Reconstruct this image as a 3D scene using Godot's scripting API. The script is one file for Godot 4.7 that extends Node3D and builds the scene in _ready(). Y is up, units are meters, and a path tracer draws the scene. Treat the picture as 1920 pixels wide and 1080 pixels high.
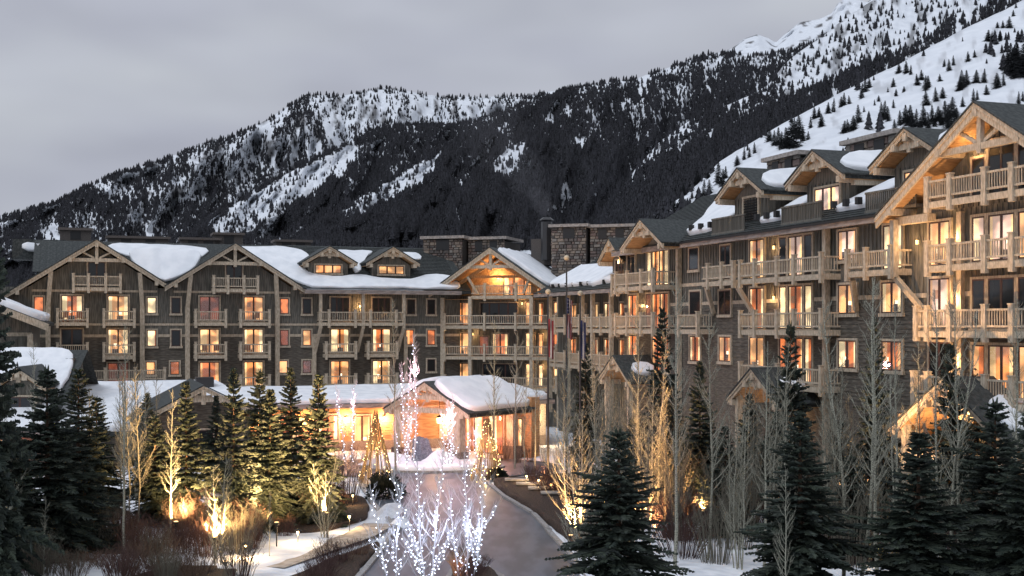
extends Node3D
# A mountain hotel in winter at dusk. Metres, y up; the camera stands at the origin, 10 m above the drive, looking along -z.

var M := {}
var used := {}
var R := RandomNumberGenerator.new()
var cut := FastNoiseLite.new()      # broad noise shared by terrain, forest and snow edges

# ------------------------------------------------------------------ mesh builder
class MB:
	var v := PackedVector3Array()
	var c := PackedColorArray()
	var col := Color.WHITE
	var tinted := false
	func tri(a: Vector3, b: Vector3, d: Vector3) -> void:
		v.append(a); v.append(d); v.append(b)
		if tinted:
			c.append(col); c.append(col); c.append(col)
	func quad(a: Vector3, b: Vector3, d: Vector3, e: Vector3) -> void:
		tri(a, b, d); tri(a, d, e)
	func box(at: Vector3, size: Vector3, bs := Basis.IDENTITY) -> MB:
		var x: Vector3 = bs.x * size.x * .5
		var y: Vector3 = bs.y * size.y * .5
		var z: Vector3 = bs.z * size.z * .5
		quad(at - x - y + z, at + x - y + z, at + x + y + z, at - x + y + z)
		quad(at + x - y - z, at - x - y - z, at - x + y - z, at + x + y - z)
		quad(at + x - y + z, at + x - y - z, at + x + y - z, at + x + y + z)
		quad(at - x - y - z, at - x - y + z, at - x + y + z, at - x + y - z)
		quad(at - x + y + z, at + x + y + z, at + x + y - z, at - x + y - z)
		quad(at - x - y - z, at + x - y - z, at + x - y + z, at - x - y + z)
		return self
	func span(x0: float, x1: float, y0: float, y1: float, z0: float, z1: float) -> MB:
		return box(Vector3((x0 + x1) / 2, (y0 + y1) / 2, (z0 + z1) / 2), Vector3(absf(x1 - x0), absf(y1 - y0), absf(z1 - z0)))
	func bar(p: Vector3, q: Vector3, w: float, h: float, up := Vector3.UP) -> MB:
		var z: Vector3 = (q - p).normalized()
		var x: Vector3 = up.cross(z).normalized()
		if x.length() < .5: x = Vector3.RIGHT
		var y: Vector3 = z.cross(x)
		return box((p + q) / 2, Vector3(w, h, p.distance_to(q)), Basis(x, y, z))
	func tube(ps: Array, rs: Array, sides := 5) -> MB:
		var last := []
		for k in ps.size():
			var d: Vector3 = (ps[mini(k + 1, ps.size() - 1)] - ps[maxi(k - 1, 0)]).normalized()
			var x: Vector3 = d.cross(Vector3(.31, .12, .94)).normalized()
			var y: Vector3 = x.cross(d)
			var ring := []
			for s in sides:
				var a := TAU * s / sides
				ring.append(ps[k] + (x * cos(a) + y * sin(a)) * rs[k])
			if k > 0:
				for s in sides:
					var t := (s + 1) % sides
					quad(last[t], last[s], ring[s], ring[t])
			last = ring
		return self
	func prism(poly: PackedVector2Array, z0: float, z1: float) -> MB:   # a polygon in x, y pulled from z0 to z1
		var idx := Geometry2D.triangulate_polygon(poly)
		for k in range(0, idx.size(), 3):
			var a := poly[idx[k]]
			var b := poly[idx[k + 1]]
			var d := poly[idx[k + 2]]
			if (b - a).cross(d - a) < 0:
				var t := b
				b = d
				d = t
			tri(Vector3(a.x, a.y, z1), Vector3(b.x, b.y, z1), Vector3(d.x, d.y, z1))
			tri(Vector3(a.x, a.y, z0), Vector3(d.x, d.y, z0), Vector3(b.x, b.y, z0))
		for k in poly.size():
			var a := poly[k]
			var b := poly[(k + 1) % poly.size()]
			quad(Vector3(a.x, a.y, z0), Vector3(b.x, b.y, z0), Vector3(b.x, b.y, z1), Vector3(a.x, a.y, z1))
		return self
	func octa(p: Vector3, r: float) -> void:
		var d := [Vector3(r, 0, 0), Vector3(0, 0, -r), Vector3(-r, 0, 0), Vector3(0, 0, r)]
		for k in 4:
			tri(p + d[k], p + d[(k + 1) % 4], p + Vector3(0, r, 0))
			tri(p + d[(k + 1) % 4], p + d[k], p - Vector3(0, r, 0))
	func blob(p: Vector3, r: Vector3, n: FastNoiseLite, wob: float, rows := 8, cols := 12) -> void:
		var g := []
		for i in rows + 1:
			var row := []
			for j in cols:
				var a := PI * i / rows
				var b := TAU * j / cols
				var d := Vector3(sin(a) * cos(b), cos(a), sin(a) * sin(b))
				row.append(p + d * r * (1.0 + wob * n.get_noise_3dv((p + d * 2.0) * 34.0)))
			g.append(row)
		for i in rows:
			for j in cols:
				var k := (j + 1) % cols
				quad(g[i + 1][k], g[i + 1][j], g[i][j], g[i][k])
	func mesh() -> ArrayMesh:
		var a := []
		a.resize(Mesh.ARRAY_MAX)
		a[Mesh.ARRAY_VERTEX] = v
		if tinted: a[Mesh.ARRAY_COLOR] = c
		var m := ArrayMesh.new()
		m.add_surface_from_arrays(Mesh.PRIMITIVE_TRIANGLES, a)
		return m

# a mesh of shared, smoothed vertices
class SM:
	var v := PackedVector3Array()
	var idx := PackedInt32Array()
	var c := PackedColorArray()
	func tri(a: int, b: int, d: int) -> void:
		idx.append(a); idx.append(d); idx.append(b)
	func mesh() -> ArrayMesh:
		var n := PackedVector3Array()
		n.resize(v.size())
		for k in range(0, idx.size(), 3):
			var a := idx[k]
			var b := idx[k + 2]
			var d := idx[k + 1]
			var f := (v[b] - v[a]).cross(v[d] - v[a])
			n[a] += f; n[b] += f; n[d] += f
		for k in n.size():
			n[k] = n[k].normalized() if n[k].length_squared() > 1e-12 else Vector3.UP
		var a := []
		a.resize(Mesh.ARRAY_MAX)
		a[Mesh.ARRAY_VERTEX] = v
		a[Mesh.ARRAY_NORMAL] = n
		a[Mesh.ARRAY_INDEX] = idx
		if c.size(): a[Mesh.ARRAY_COLOR] = c
		var m := ArrayMesh.new()
		m.add_surface_from_arrays(Mesh.PRIMITIVE_TRIANGLES, a)
		return m

# ------------------------------------------------------------------ objects
func numbered(called: String) -> String:
	var n: int = used.get(called, 0)
	used[called] = n + 1
	return called if n == 0 else "%s_%03d" % [called, n]

func tag(o: Node, label: String, category: String, group := "", kind := "") -> Node:
	if label: o.set_meta("label", label)
	if category: o.set_meta("category", category)
	if group: o.set_meta("group", group)
	if kind: o.set_meta("kind", kind)
	return o

func thing(called: String, label: String, category: String, at := Vector3.ZERO, turn := 0.0, group := "") -> Node3D:
	var o := Node3D.new()
	o.name = numbered(called)
	add_child(o)
	o.position = at
	o.rotation.y = turn
	tag(o, label, category, group)
	return o

func put(called: String, m: Mesh, material: Material, parent: Node, stuff := false) -> MeshInstance3D:
	var o := MeshInstance3D.new()
	o.name = numbered(called) if parent == self else called
	o.mesh = m
	o.material_override = material
	parent.add_child(o, true)
	if stuff: o.set_meta("kind", "stuff")
	return o

func part(called: String, b: MB, material: Material, parent: Node, stuff := false) -> MeshInstance3D:
	return put(called, b.mesh(), material, parent, stuff)

func struct(called: String, m: Mesh, material: Material) -> MeshInstance3D:
	var o := put(called, m, material, self)
	o.set_meta("kind", "structure")
	return o

func copy_of(o: Node3D, at: Vector3, turn: float, size: Vector3, label: String, group := "") -> Node3D:
	var k: Node3D = o.duplicate()
	var base: String = str(o.name)
	if base.length() > 4 and base.substr(base.length() - 4, 1) == "_" and base.right(3).is_valid_int(): base = base.left(-4)
	k.name = numbered(base)
	add_child(k)
	k.position = at
	k.rotation.y = turn
	k.scale = size
	k.set_meta("label", label)
	if group: k.set_meta("group", group)
	elif k.has_meta("group"): k.remove_meta("group")
	return k

func lin(r: float, g: float, b: float, a := 1.0) -> Color:
	var k := Color(r, g, b).linear_to_srgb()
	k.a = a
	return k

func plain(r: float, g: float, b: float, rough := .8) -> StandardMaterial3D:
	var m := StandardMaterial3D.new()
	m.albedo_color = lin(r, g, b)
	m.roughness = rough
	return m

func noise_of(s: int, freq: float, octaves := 4) -> FastNoiseLite:
	var n := FastNoiseLite.new()
	n.seed = s
	n.noise_type = FastNoiseLite.TYPE_SIMPLEX_SMOOTH
	n.frequency = freq
	n.fractal_octaves = octaves
	return n

# a surface whose colour wanders between two linear colours; scale is repeats per metre along each axis
func grained(s: int, a: Color, b: Color, scale: Vector3, rough := .85, freq := .02, world := false, relief := 0.0, lo := .2, hi := .8) -> StandardMaterial3D:
	var n := noise_of(s, freq, 5)
	var src: Image = n.get_seamless_image(256, 256)
	src.convert(Image.FORMAT_L8)
	var d := src.get_data()
	var out := PackedByteArray()
	out.resize(d.size() * 3)
	var sa := a.linear_to_srgb()
	var sb := b.linear_to_srgb()
	for k in d.size():
		var t := smoothstep(lo, hi, d[k] / 255.0)
		out[k * 3] = int(lerpf(sa.r, sb.r, t) * 255)
		out[k * 3 + 1] = int(lerpf(sa.g, sb.g, t) * 255)
		out[k * 3 + 2] = int(lerpf(sa.b, sb.b, t) * 255)
	var m := StandardMaterial3D.new()
	m.albedo_texture = ImageTexture.create_from_image(Image.create_from_data(256, 256, false, Image.FORMAT_RGB8, out))
	m.uv1_triplanar = true
	m.uv1_world_triplanar = world
	m.uv1_scale = scale
	m.roughness = rough
	if relief > 0.0:
		m.heightmap_enabled = true
		m.heightmap_texture = ImageTexture.create_from_image(src)
		m.heightmap_scale = relief
	return m

func glow(r: float, g: float, b: float, e := 1.0) -> StandardMaterial3D:
	var m := plain(minf(r, .8) * .6, minf(g, .8) * .6, minf(b, .8) * .6, .8)
	m.emission_enabled = true
	m.emission = lin(r, g, b)
	m.emission_energy_multiplier = e
	if e < 1.3:
		if not M.has("glow_tex"):
			var src: Image = noise_of(77, .012, 3).get_seamless_image(128, 128)
			src.convert(Image.FORMAT_L8)
			var d := src.get_data()
			for k in d.size(): d[k] = int(255.0 * lerpf(.5, 1.0, smoothstep(.2, .65, d[k] / 255.0)))
			M.glow_tex = ImageTexture.create_from_image(Image.create_from_data(128, 128, false, Image.FORMAT_L8, d))
		m.emission_texture = M.glow_tex
		m.emission_operator = BaseMaterial3D.EMISSION_OP_MULTIPLY
		m.uv1_triplanar = true
		m.uv1_scale = Vector3(.23, .31, .23)
		m.emission_energy_multiplier = e * 2.1
	return m

func omni(parent: Node, at: Vector3, color: Color, energy: float, size := .12) -> void:
	var l := OmniLight3D.new()
	l.name = "lamp_light"
	l.light_color = color.linear_to_srgb()
	l.light_energy = energy
	l.light_size = size
	l.omni_range = 60.0
	l.omni_attenuation = 2.0
	l.shadow_enabled = true
	parent.add_child(l, true)
	l.position = at

# ------------------------------------------------------------------ snow
# a slab of snow with rounded rim: outline in (u, v) on a plane
func snow_slab(poly: Array, o: Vector3, U: Vector3, V: Vector3, th: float, wob := .25) -> ArrayMesh:
	var N := U.cross(V).normalized()
	if N.y < 0: N = -N
	var pts := PackedVector2Array()
	for k in poly.size():
		var a: Vector2 = poly[k]
		var b: Vector2 = poly[(k + 1) % poly.size()]
		var n := maxi(1, int(a.distance_to(b) / .7))
		for j in n:
			pts.append(a.lerp(b, float(j) / n))
	for pass_n in 2:      # soften the corners
		var q := PackedVector2Array()
		for k in pts.size():
			q.append((pts[k - 1] + pts[k] * 2 + pts[(k + 1) % pts.size()]) / 4)
		pts = q
	for k in pts.size():
		var p3 := o + U * pts[k].x + V * pts[k].y
		pts[k] += Vector2(cut.get_noise_3dv(p3 * 20.0), cut.get_noise_3dv(p3 * 20.0 + Vector3(50, 0, 0))) * wob
	if Geometry2D.is_polygon_clockwise(pts): pts.reverse()
	var inner := PackedVector2Array()
	for k in pts.size():
		var e := (pts[(k + 1) % pts.size()] - pts[k - 1]).normalized()
		inner.append(Vector2(-e.y, e.x))
	var s := SM.new()
	var rings := [[0.0, -.05], [-.01, .5], [.03, .82], [.1, .97], [.26, 1.0]]
	var n := pts.size()
	var ring5 := PackedVector2Array()
	for r in rings:
		for k in n:
			var p: Vector2 = pts[k] + inner[k] * r[0]
			s.v.append(o + U * p.x + V * p.y + N * (th * r[1] * (1.0 + .45 * cut.get_noise_2d(p.x * 12.0, p.y * 12.0))))
			if r[0] == .26: ring5.append(p)
	var flip := U.cross(V).y < 0
	for r in rings.size() - 1:
		for k in n:
			var a := r * n + k
			var b: int = r * n + (k + 1) % n
			var c := a + n
			var d := b + n
			if flip:
				s.tri(a, c, b); s.tri(b, c, d)
			else:
				s.tri(a, b, c); s.tri(b, d, c)
	var idx := Geometry2D.triangulate_polygon(ring5)
	if idx.is_empty():
		idx = Geometry2D.triangulate_delaunay(ring5)
	for k in range(0, idx.size(), 3):
		var a := ring5[idx[k]]
		var b := ring5[idx[k + 1]]
		var d := ring5[idx[k + 2]]
		var ccw := (b - a).cross(d - a) > 0
		if ccw != flip: s.tri(4 * n + idx[k], 4 * n + idx[k + 1], 4 * n + idx[k + 2])
		else: s.tri(4 * n + idx[k], 4 * n + idx[k + 2], 4 * n + idx[k + 1])
	return s.mesh()

func mound(rx: float, rz: float, h: float, s: int) -> ArrayMesh:
	var m := SM.new()
	m.v.append(Vector3(0, h, 0))
	for i in range(1, 9):
		for j in 24:
			var a := TAU * j / 24
			var r := i / 8.0
			var lump := 1.0 + .3 * cut.get_noise_3d(cos(a) * 40.0, s * 10.0, sin(a) * 40.0)
			m.v.append(Vector3(cos(a) * rx * r * lump, h * pow(1.0 - r * r, 1.1) * (1.0 + .35 * cut.get_noise_3d(cos(a) * r * 60.0 + s, 9, sin(a) * r * 60.0)) - .08 * r, sin(a) * rz * r * lump))
	for j in 24:
		m.tri(0, 1 + (j + 1) % 24, 1 + j)
		for i in 7:
			var a := 1 + i * 24 + j
			var b := 1 + i * 24 + (j + 1) % 24
			m.tri(a, b, b + 24); m.tri(a, b + 24, a + 24)
	return m.mesh()

# ------------------------------------------------------------------ parts of buildings
# windows: lit 0 dark, 1 warm curtains, 2 orange room, 3 dim red, 4 pale room with curtains, 5 dark with sky reflected
func window(parent: Node, x0: float, x1: float, y0: float, y1: float, z: float, lit: int, leaves := 1, casing := true) -> void:
	z += .055
	var w := MB.new()
	var t := .13
	if casing:
		w.span(x0 - t, x0, y0 - t, y1 + t, z - .055, z + .07)
		w.span(x1, x1 + t, y0 - t, y1 + t, z - .055, z + .07)
		w.span(x0, x1, y1, y1 + t, z - .055, z + .07)
		w.span(x0 - t - .06, x1 + t + .06, y0 - t - .06, y0, z - .055, z + .13)
	else:
		w.span(x0 - .05, x0, y0, y1, z - .055, z + .06)
		w.span(x1, x1 + .05, y0, y1, z - .055, z + .06)
		w.span(x0 - .05, x1 + .05, y1, y1 + .06, z - .055, z + .06)
	var frame := part("window", w, M.trim, parent)
	var sash := MB.new()
	var lw := (x1 - x0) / leaves
	var glass := MB.new()
	var curtain := MB.new()
	for k in leaves:
		var a := x0 + lw * k
		var b := a + lw
		var s := .075
		sash.span(a, a + s, y0, y1, z + .012, z + .06)
		sash.span(b - s, b, y0, y1, z + .012, z + .06)
		sash.span(a + s, b - s, y0, y0 + s, z + .012, z + .06)
		sash.span(a + s, b - s, y1 - s, y1, z + .012, z + .06)
		glass.span(a + s, b - s, y0 + s, y1 - s, z + .044, z + .05)
		if lit in [1, 2, 4]:
			var how := R.randi() % 4
			var wide := lw - 2 * s
			var cw: float = wide * [.25, .4, .55, .8][how if lit == 1 else R.randi() % 2]
			if leaves == 1: cw = wide * [.0, .5, .9, 1.0][how]
			var from: float = a + s if k % 2 == 0 else b - s - cw
			var folds := maxi(2, int(cw / .09))
			for j in folds if cw > .05 else 0:
				var u: float = from + cw * j / folds
				var d: float = cw / folds
				curtain.quad(Vector3(u, y0 + s, z + .018), Vector3(u + d * .5, y0 + s, z + .036), Vector3(u + d * .5, y1 - s, z + .036), Vector3(u, y1 - s, z + .018))
				curtain.quad(Vector3(u + d * .5, y0 + s, z + .036), Vector3(u + d, y0 + s, z + .018), Vector3(u + d, y1 - s, z + .018), Vector3(u + d * .5, y1 - s, z + .036))
	part("sash", sash, M.sash, frame)
	part("pane", glass, M.glass if lit in [1, 2, 3, 4] else M.dark_glass, frame)
	if lit == 0 or lit == 5: return
	var back := MB.new().span(x0 + .03, x1 - .03, y0 + .03, y1 - .03, z + .002, z + .012)
	var room: StandardMaterial3D = [M.room_a, M.room_b, M.room_c][R.randi() % 3]
	if lit == 2: room = M.room_c
	if lit == 3: room = M.room_dim
	if lit == 4: room = M.room_pale
	part("lit_room", back, room, frame)
	if curtain.v.size(): part("curtain", curtain, [M.curtain_a, M.curtain_b, M.curtain_c][R.randi() % 3], frame)
	if lit != 3 and (x1 - x0) > 1.0 and R.randf() < .75:     # a lamp shade or a picture seen in the room
		var p := Vector3(lerpf(x0, x1, R.randf_range(.25, .75)), lerpf(y0, y1, R.randf_range(.3, .42)), z + .015)
		part("lamp_shade", MB.new().box(p, Vector3(.26, .24, .01)), M.shade, frame)
		if R.randf() < .5: part("picture", MB.new().box(Vector3(lerpf(x0, x1, R.randf_range(.25, .75)), lerpf(y0, y1, .68), z + .0155), Vector3(.34, .44, .01)), M.picture, frame)
		part("furniture", MB.new().box(Vector3(p.x, y0 + .2 + .1, z + .0165), Vector3(.55, .4, .01)), M.sash, frame)

func railing(b: MB, post: Array, p: Vector3, q: Vector3, gap: float) -> void:
	var d := (q - p)
	var n := maxi(2, int(d.length() / gap))
	for k in range(1, n):
		var a := p + d * (float(k) / n)
		b.box(a + Vector3(0, .58, 0), Vector3(.045, .74, .045), Basis(d.normalized(), Vector3.UP, d.normalized().cross(Vector3.UP)))

# a timber balcony on a facade: x0..x1, floor level y, projecting from z0 to z1, big posts at the given x
func balcony(parent: Node, x0: float, x1: float, y: float, z0: float, z1: float, posts: Array, gap := .17, left := true, right := true, post_w := .24) -> Node:
	var deck := MB.new().span(x0, x1, y - .34, y - .04, z1 - .14, z1 - .02)
	deck.span(x0, x1, y - .1, y, z0, z1 - .14)
	if left: deck.span(x0, x0 + .12, y - .34, y - .1, z0, z1 - .14)
	if right: deck.span(x1 - .12, x1, y - .34, y - .1, z0, z1 - .14)
	var o := part("balcony", deck, M.trim, parent)
	for x in posts:
		var hp := MB.new().span(x - post_w / 2, x + post_w / 2, y - .55, y + 1.2, z1 - .16, z1 + .08)
		hp.span(x - post_w / 2 - .03, x + post_w / 2 + .03, y + 1.2, y + 1.26, z1 - .19, z1 + .11)
		part("post", hp, M.trim, o)
	var zr := z1 - .05
	var runs := [[Vector3(x0, y, zr), Vector3(x1, y, zr)]]
	if left: runs.append([Vector3(x0 + .05, y, z0), Vector3(x0 + .05, y, zr)])
	if right: runs.append([Vector3(x1 - .05, y, z0), Vector3(x1 - .05, y, zr)])
	var bal := MB.new()
	for r in runs:
		for h in [.2, .98]:
			part("rail", MB.new().bar(r[0] + Vector3(0, h, 0), r[1] + Vector3(0, h, 0), .09, .1), M.trim, o)
		railing(bal, [], r[0], r[1], gap)
	part("balusters", bal, M.trim, o, true)
	return o

# a gable roof with bargeboards and a timber truss; slopes run from the apex (xc, ya) to (xc - hl, yl) and (xc + hr, yr)
func gable(parent: Node, xc: float, hl: float, hr: float, ya: float, pitch: float, zf: float, zb: float, truss := 1.0, board := .42) -> Node:
	var yl := ya - hl * pitch
	var yr := ya - hr * pitch
	var th := .2
	var up := th * 1.2
	var roof := MB.new()
	roof.prism(PackedVector2Array([Vector2(xc, ya), Vector2(xc - hl, yl), Vector2(xc - hl, yl - up), Vector2(xc, ya - up)]), zb, zf - .13)
	roof.prism(PackedVector2Array([Vector2(xc, ya - up), Vector2(xc + hr, yr - up), Vector2(xc + hr, yr), Vector2(xc, ya)]), zb, zf - .13)
	var o := part("gable_roof", roof, M.shingle, parent)
	var sof := MB.new()
	for s in [-1, 1]:
		var h: float = hl if s < 0 else hr
		var a := Vector2(xc, ya - up - .004)
		var b := Vector2(xc + s * (h - .02), ya - up - .004 - (h - .02) * pitch)
		sof.prism(PackedVector2Array([a, b, b - Vector2(0, .07), a - Vector2(0, .07)]), zb, zf - .16)
	part("soffit", sof, M.soffit, o)
	for s in [-1, 1]:
		var h: float = hl if s < 0 else hr
		var b := MB.new()
		var A := Vector2(xc, ya + .03)
		var B := Vector2(xc + s * (h + .12), ya + .03 - (h + .12) * pitch)
		b.prism(PackedVector2Array([A, B, B - Vector2(0, board), A - Vector2(0, board)]), zf - .12, zf)
		b.prism(PackedVector2Array([A, B, B - Vector2(0, board * .38), A - Vector2(0, board * .38)]), zf + .002, zf + .07)
		part("barge_board", b, M.trim, o)
		# ridge of shingles over the board
		var c := MB.new()
		c.prism(PackedVector2Array([A + Vector2(0, .1), B + Vector2(s * .05, .1), B + Vector2(s * .05, .01), A + Vector2(0, .01)]), zb, zf + .12)
		part("shingle_edge", c, M.shingle, o)
	if truss > 0.0:
		var zt := zf - .35
		var hc := minf(hl, hr) * .4 * truss
		var yc := ya - up - hc * pitch - .05
		part("collar_beam", MB.new().span(xc - hc - .35, xc + hc + .35, yc - .16, yc + .16, zt - .12, zt + .12), M.trim, o)
		part("king_post", MB.new().span(xc - .14, xc + .14, yc - .34, ya - .3, zt - .1, zt + .14), M.trim, o)
		for s in [-1, 1]:
			part("strut", MB.new().bar(Vector3(xc + s * hc * .1, yc + .2, zt), Vector3(xc + s * hc * .5, ya - up - hc * .5 * pitch - .12, zt), .16, .16), M.trim, o)
			part("purlin", MB.new().span(xc + s * hc - .17, xc + s * hc + .17, yc - .2, yc + .22, zf - 1.6, zf + .05), M.trim, o)
			var h: float = hl if s < 0 else hr
			part("purlin", MB.new().span(xc + s * h * .86 - .15, xc + s * h * .86 + .15, ya - up - h * .86 * pitch - .42, ya - up - h * .86 * pitch - .06, zf - 1.6, zf + .05), M.trim, o)
		part("purlin", MB.new().span(xc - .16, xc + .16, ya - .62, ya - .2, zf - 1.6, zf + .06), M.trim, o)
	return o

# courses of shingles on a slope: from the eave (p, p + along) up to the ridge
func courses(parent: Node, p: Vector3, along: Vector3, up: Vector3, step := .3) -> void:
	var b := MB.new()
	var n := int(up.length() / step)
	var N := along.cross(up).normalized()
	if N.y < 0: N = -N
	for k in n:
		var a := p + up * (float(k) / n)
		var c := p + up * (float(k + 1.15) / n)
		b.quad(a + N * .07, a + along + N * .07, c + along + N * .012, c + N * .012)
		b.quad(a, a + along, a + along + N * .07, a + N * .07)
	part("shingle_courses", b, M.shingle, parent, true)

# stones laid by hand on the front of a box
func stones(parent: Node, x0: float, x1: float, y0: float, y1: float, z: float, sidez := NAN, size := 1.0) -> void:
	var unit := M.stone_mesh as Mesh
	var faces := [[x0, x1, false]]
	if not is_nan(sidez): faces.append([sidez, z, true])
	for f in faces:
		var y := y0
		while y < y1 - .1:
			var h := minf(R.randf_range(.32, .62) * size, y1 - y)
			var x: float = f[0]
			while x < f[1] - .08:
				var w := minf(R.randf_range(.4, 1.15) * size, f[1] - x)
				var o := MeshInstance3D.new()
				o.name = "stone"
				o.mesh = unit
				o.material_override = M.stones[R.randi() % M.stones.size()]
				var d := R.randf_range(.1, .26)
				if f[2]:
					o.position = Vector3(x0, y + h / 2, x + w / 2)
					o.scale = Vector3(d, h - .04, w - .04)
				else:
					o.position = Vector3(x + w / 2, y + h / 2, z)
					o.scale = Vector3(w - .04, h - .04, d)
				parent.add_child(o, true)
				x += w
			y += h

func chimney(parent: Node, x0: float, x1: float, y0: float, y1: float, z0: float, z1: float, side := true, dark_panels := 2, size := 1.0) -> Node:
	var o := part("chimney", MB.new().span(x0 + .05, x1, y0, y1 - .5, z0, z1 - .05), M.mortar, parent)
	stones(o, x0, x1, y0, y1 - .3, z1, z0 if side else NAN, size)
	var w := (x1 - x0) / (dark_panels * 2 + 1)
	for k in dark_panels:
		part("flue_opening", MB.new().span(x0 + w * (2 * k + 1), x0 + w * (2 * k + 2), y1 - 1.5, y1 - .42, z1 - .1, z1 + .14), M.black, o)  # black panel on the stone stands in for the shade inside a flue opening
	part("cap", MB.new().span(x0 - .3, x1 + .3, y1 - .3, y1, z0 - .3, z1 + .35), M.cap, o)
	return o

func siding(parent: Node, x0: float, x1: float, y0: float, y1: float, z: float, step := .42, w := .06, d := .035) -> void:
	var b := MB.new()
	var n := int((x1 - x0) / step)
	for k in n + 1:
		var x := x0 + (x1 - x0) * k / maxf(n, 1) + R.randf_range(-.02, .02)
		b.span(x - w / 2, x + w / 2, y0, y1, z, z + d)
	part("battens", b, M.siding, parent, true)

func lapped(parent: Node, x0: float, x1: float, y0: float, y1: float, z: float, step := .22) -> void:
	var b := MB.new()
	var n := int((y1 - y0) / step)
	for k in n:
		var y := y0 + step * k
		var x := x0
		while x < x1 - .01:
			var e := minf(x + R.randf_range(1.2, 3.2), x1)
			var q := R.randf_range(.03, .055)
			b.quad(Vector3(x, y, z + q), Vector3(e - .008, y, z + q), Vector3(e - .008, y + step, z + .006), Vector3(x, y + step, z + .006))
			b.quad(Vector3(x, y, z), Vector3(e - .008, y, z), Vector3(e - .008, y, z + q), Vector3(x, y, z + q))
			x = e
	part("lap_boards", b, M.lap, parent, true)

func column(parent: Node, x: float, y0: float, y1: float, z: float, w := .34) -> void:
	part("column", MB.new().span(x - w / 2, x + w / 2, y0, y1, z - w / 2, z + w / 2), M.trim, parent)

func band(parent: Node, x0: float, x1: float, y: float, z: float, h := .2) -> void:
	part("trim_band", MB.new().span(x0, x1, y - h / 2, y + h / 2, z, z + .052), M.trim, parent)

func brace(parent: Node, a: Vector3, b: Vector3, w := .26) -> void:
	part("brace", MB.new().bar(a, b, w, w, Vector3.FORWARD), M.trim, parent)

func sconce(parent: Node, at: Vector3, energy: float, tone := Color(1, .58, .25)) -> void:
	var o := part("wall_lamp", MB.new().box(at, Vector3(.11, .22, .1)), M.lamp_warm, parent)
	part("lamp_hood", MB.new().box(at + Vector3(0, .14, 0), Vector3(.2, .05, .18)), M.black, o)
	omni(parent, at + Vector3(0, -.02, .38), tone, energy, .08)

func chair(parent_at: Vector3, turn: float, label: String) -> void:
	var t := thing("balcony_chair", label, "chair", parent_at, turn, "chairs on the balconies")
	part("seat", MB.new().box(Vector3(0, .42, 0), Vector3(.5, .06, .5)), M.chair, t)
	part("backrest", MB.new().box(Vector3(0, .72, -.24), Vector3(.5, .55, .05)), M.chair, t)
	for sx in [-.21, .21]:
		for sz in [-.21, .21]:
			part("leg", MB.new().box(Vector3(sx, .2, sz), Vector3(.05, .4, .05)), M.chair, t)

# ------------------------------------------------------------------ plants
func spruce_meshes(s: int, h: float, r: float, detail := 1.0) -> Array:
	var g := RandomNumberGenerator.new()
	g.seed = s
	var trunk := MB.new().tube([Vector3(0, -.3, 0), Vector3(0, h * .5, 0), Vector3(0, h * .98, 0)], [h * .016, h * .009, .012], 6)
	var b := MB.new()
	b.tinted = true
	var y := h * .07
	while y < h * .985:
		var t := y / h
		var n := 7 if t < .7 else 5
		var spin := g.randf() * TAU
		for k in n:
			var az := spin + TAU * k / n + g.randf_range(-.3, .3)
			var L := r * (pow(1.0 - t, .82) * g.randf_range(.6, 1.12) + .05)
			L *= 1.0 + .55 * cut.get_noise_3d(cos(az) * 45.0 + s * 13.0, y * 28.0, sin(az) * 45.0)
			if g.randf() < .1: L *= 1.22
			var pitch := lerpf(-.3, .75, pow(t, 1.3)) + g.randf_range(-.12, .12)
			var dir := Vector3(cos(az), 0, sin(az))
			var side := Vector3(-dir.z, 0, dir.x)
			var steps := maxi(4, int(L / .1 * detail))
			var base := Vector3(0, y + g.randf_range(-.06, .06), 0)
			var tone := g.randf_range(.75, 1.2)
			for j in steps:
				var q := (j + .5) / steps
				var droop := -L * .16 * q * q + L * .1 * maxf(0.0, q - .6)
				var p := base + dir * (L * q * cos(pitch)) + Vector3(0, L * q * sin(pitch) + droop, 0)
				if q < .12 and g.randf() < .5: continue
				var m := .12 + .36 * L * (1.0 - q) * (.5 if q < .25 else 1.0)
				for sd in [-1.0, 1.0]:
					var td: Vector3 = (dir * g.randf_range(.45, 1.0) + side * sd * g.randf_range(.6, 1.0) + Vector3(0, g.randf_range(-.42, .16), 0)).normalized()
					var tl := m * g.randf_range(.65, 1.2)
					b.col = (Color(.024, .034, .027) if g.randf() < .5 else Color(.048, .062, .044)) * tone
					b.col.a = 1
					var sub := 2 if tl > .3 else 1
					for u in sub:
						var sp: Vector3 = p + td * tl * .45 * u
						var sdv: Vector3 = (td + Vector3(g.randf_range(-.5, .5), g.randf_range(-.5, .3), g.randf_range(-.5, .5)) * (.6 * u)).normalized()
						twig(b, sp, sdv, tl * (1.0 - .35 * u), .055 * g.randf_range(.8, 1.3))
			twig(b, base, (dir + Vector3(0, tan(clampf(pitch, -1, 1)) - .12, 0)).normalized(), L * .98, .05)
		y += h * .026 * g.randf_range(.75, 1.25)
	for k in 5:
		twig(b, Vector3(0, h * .93, 0), Vector3(g.randf_range(-.25, .25), 1, g.randf_range(-.25, .25)).normalized(), h * .075, .05)
	return [trunk.mesh(), b.mesh()]

func twig(b: MB, p: Vector3, d: Vector3, l: float, w: float) -> void:
	var s := d.cross(Vector3(.2, 1, .1)).normalized() * w
	var u := s.cross(d)
	var q := p + d * l * .35
	var e := p + d * l
	b.tri(p, q + s, e); b.tri(p, e, q - s)
	b.tri(p, q + u, e); b.tri(p, e, q - u)

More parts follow.
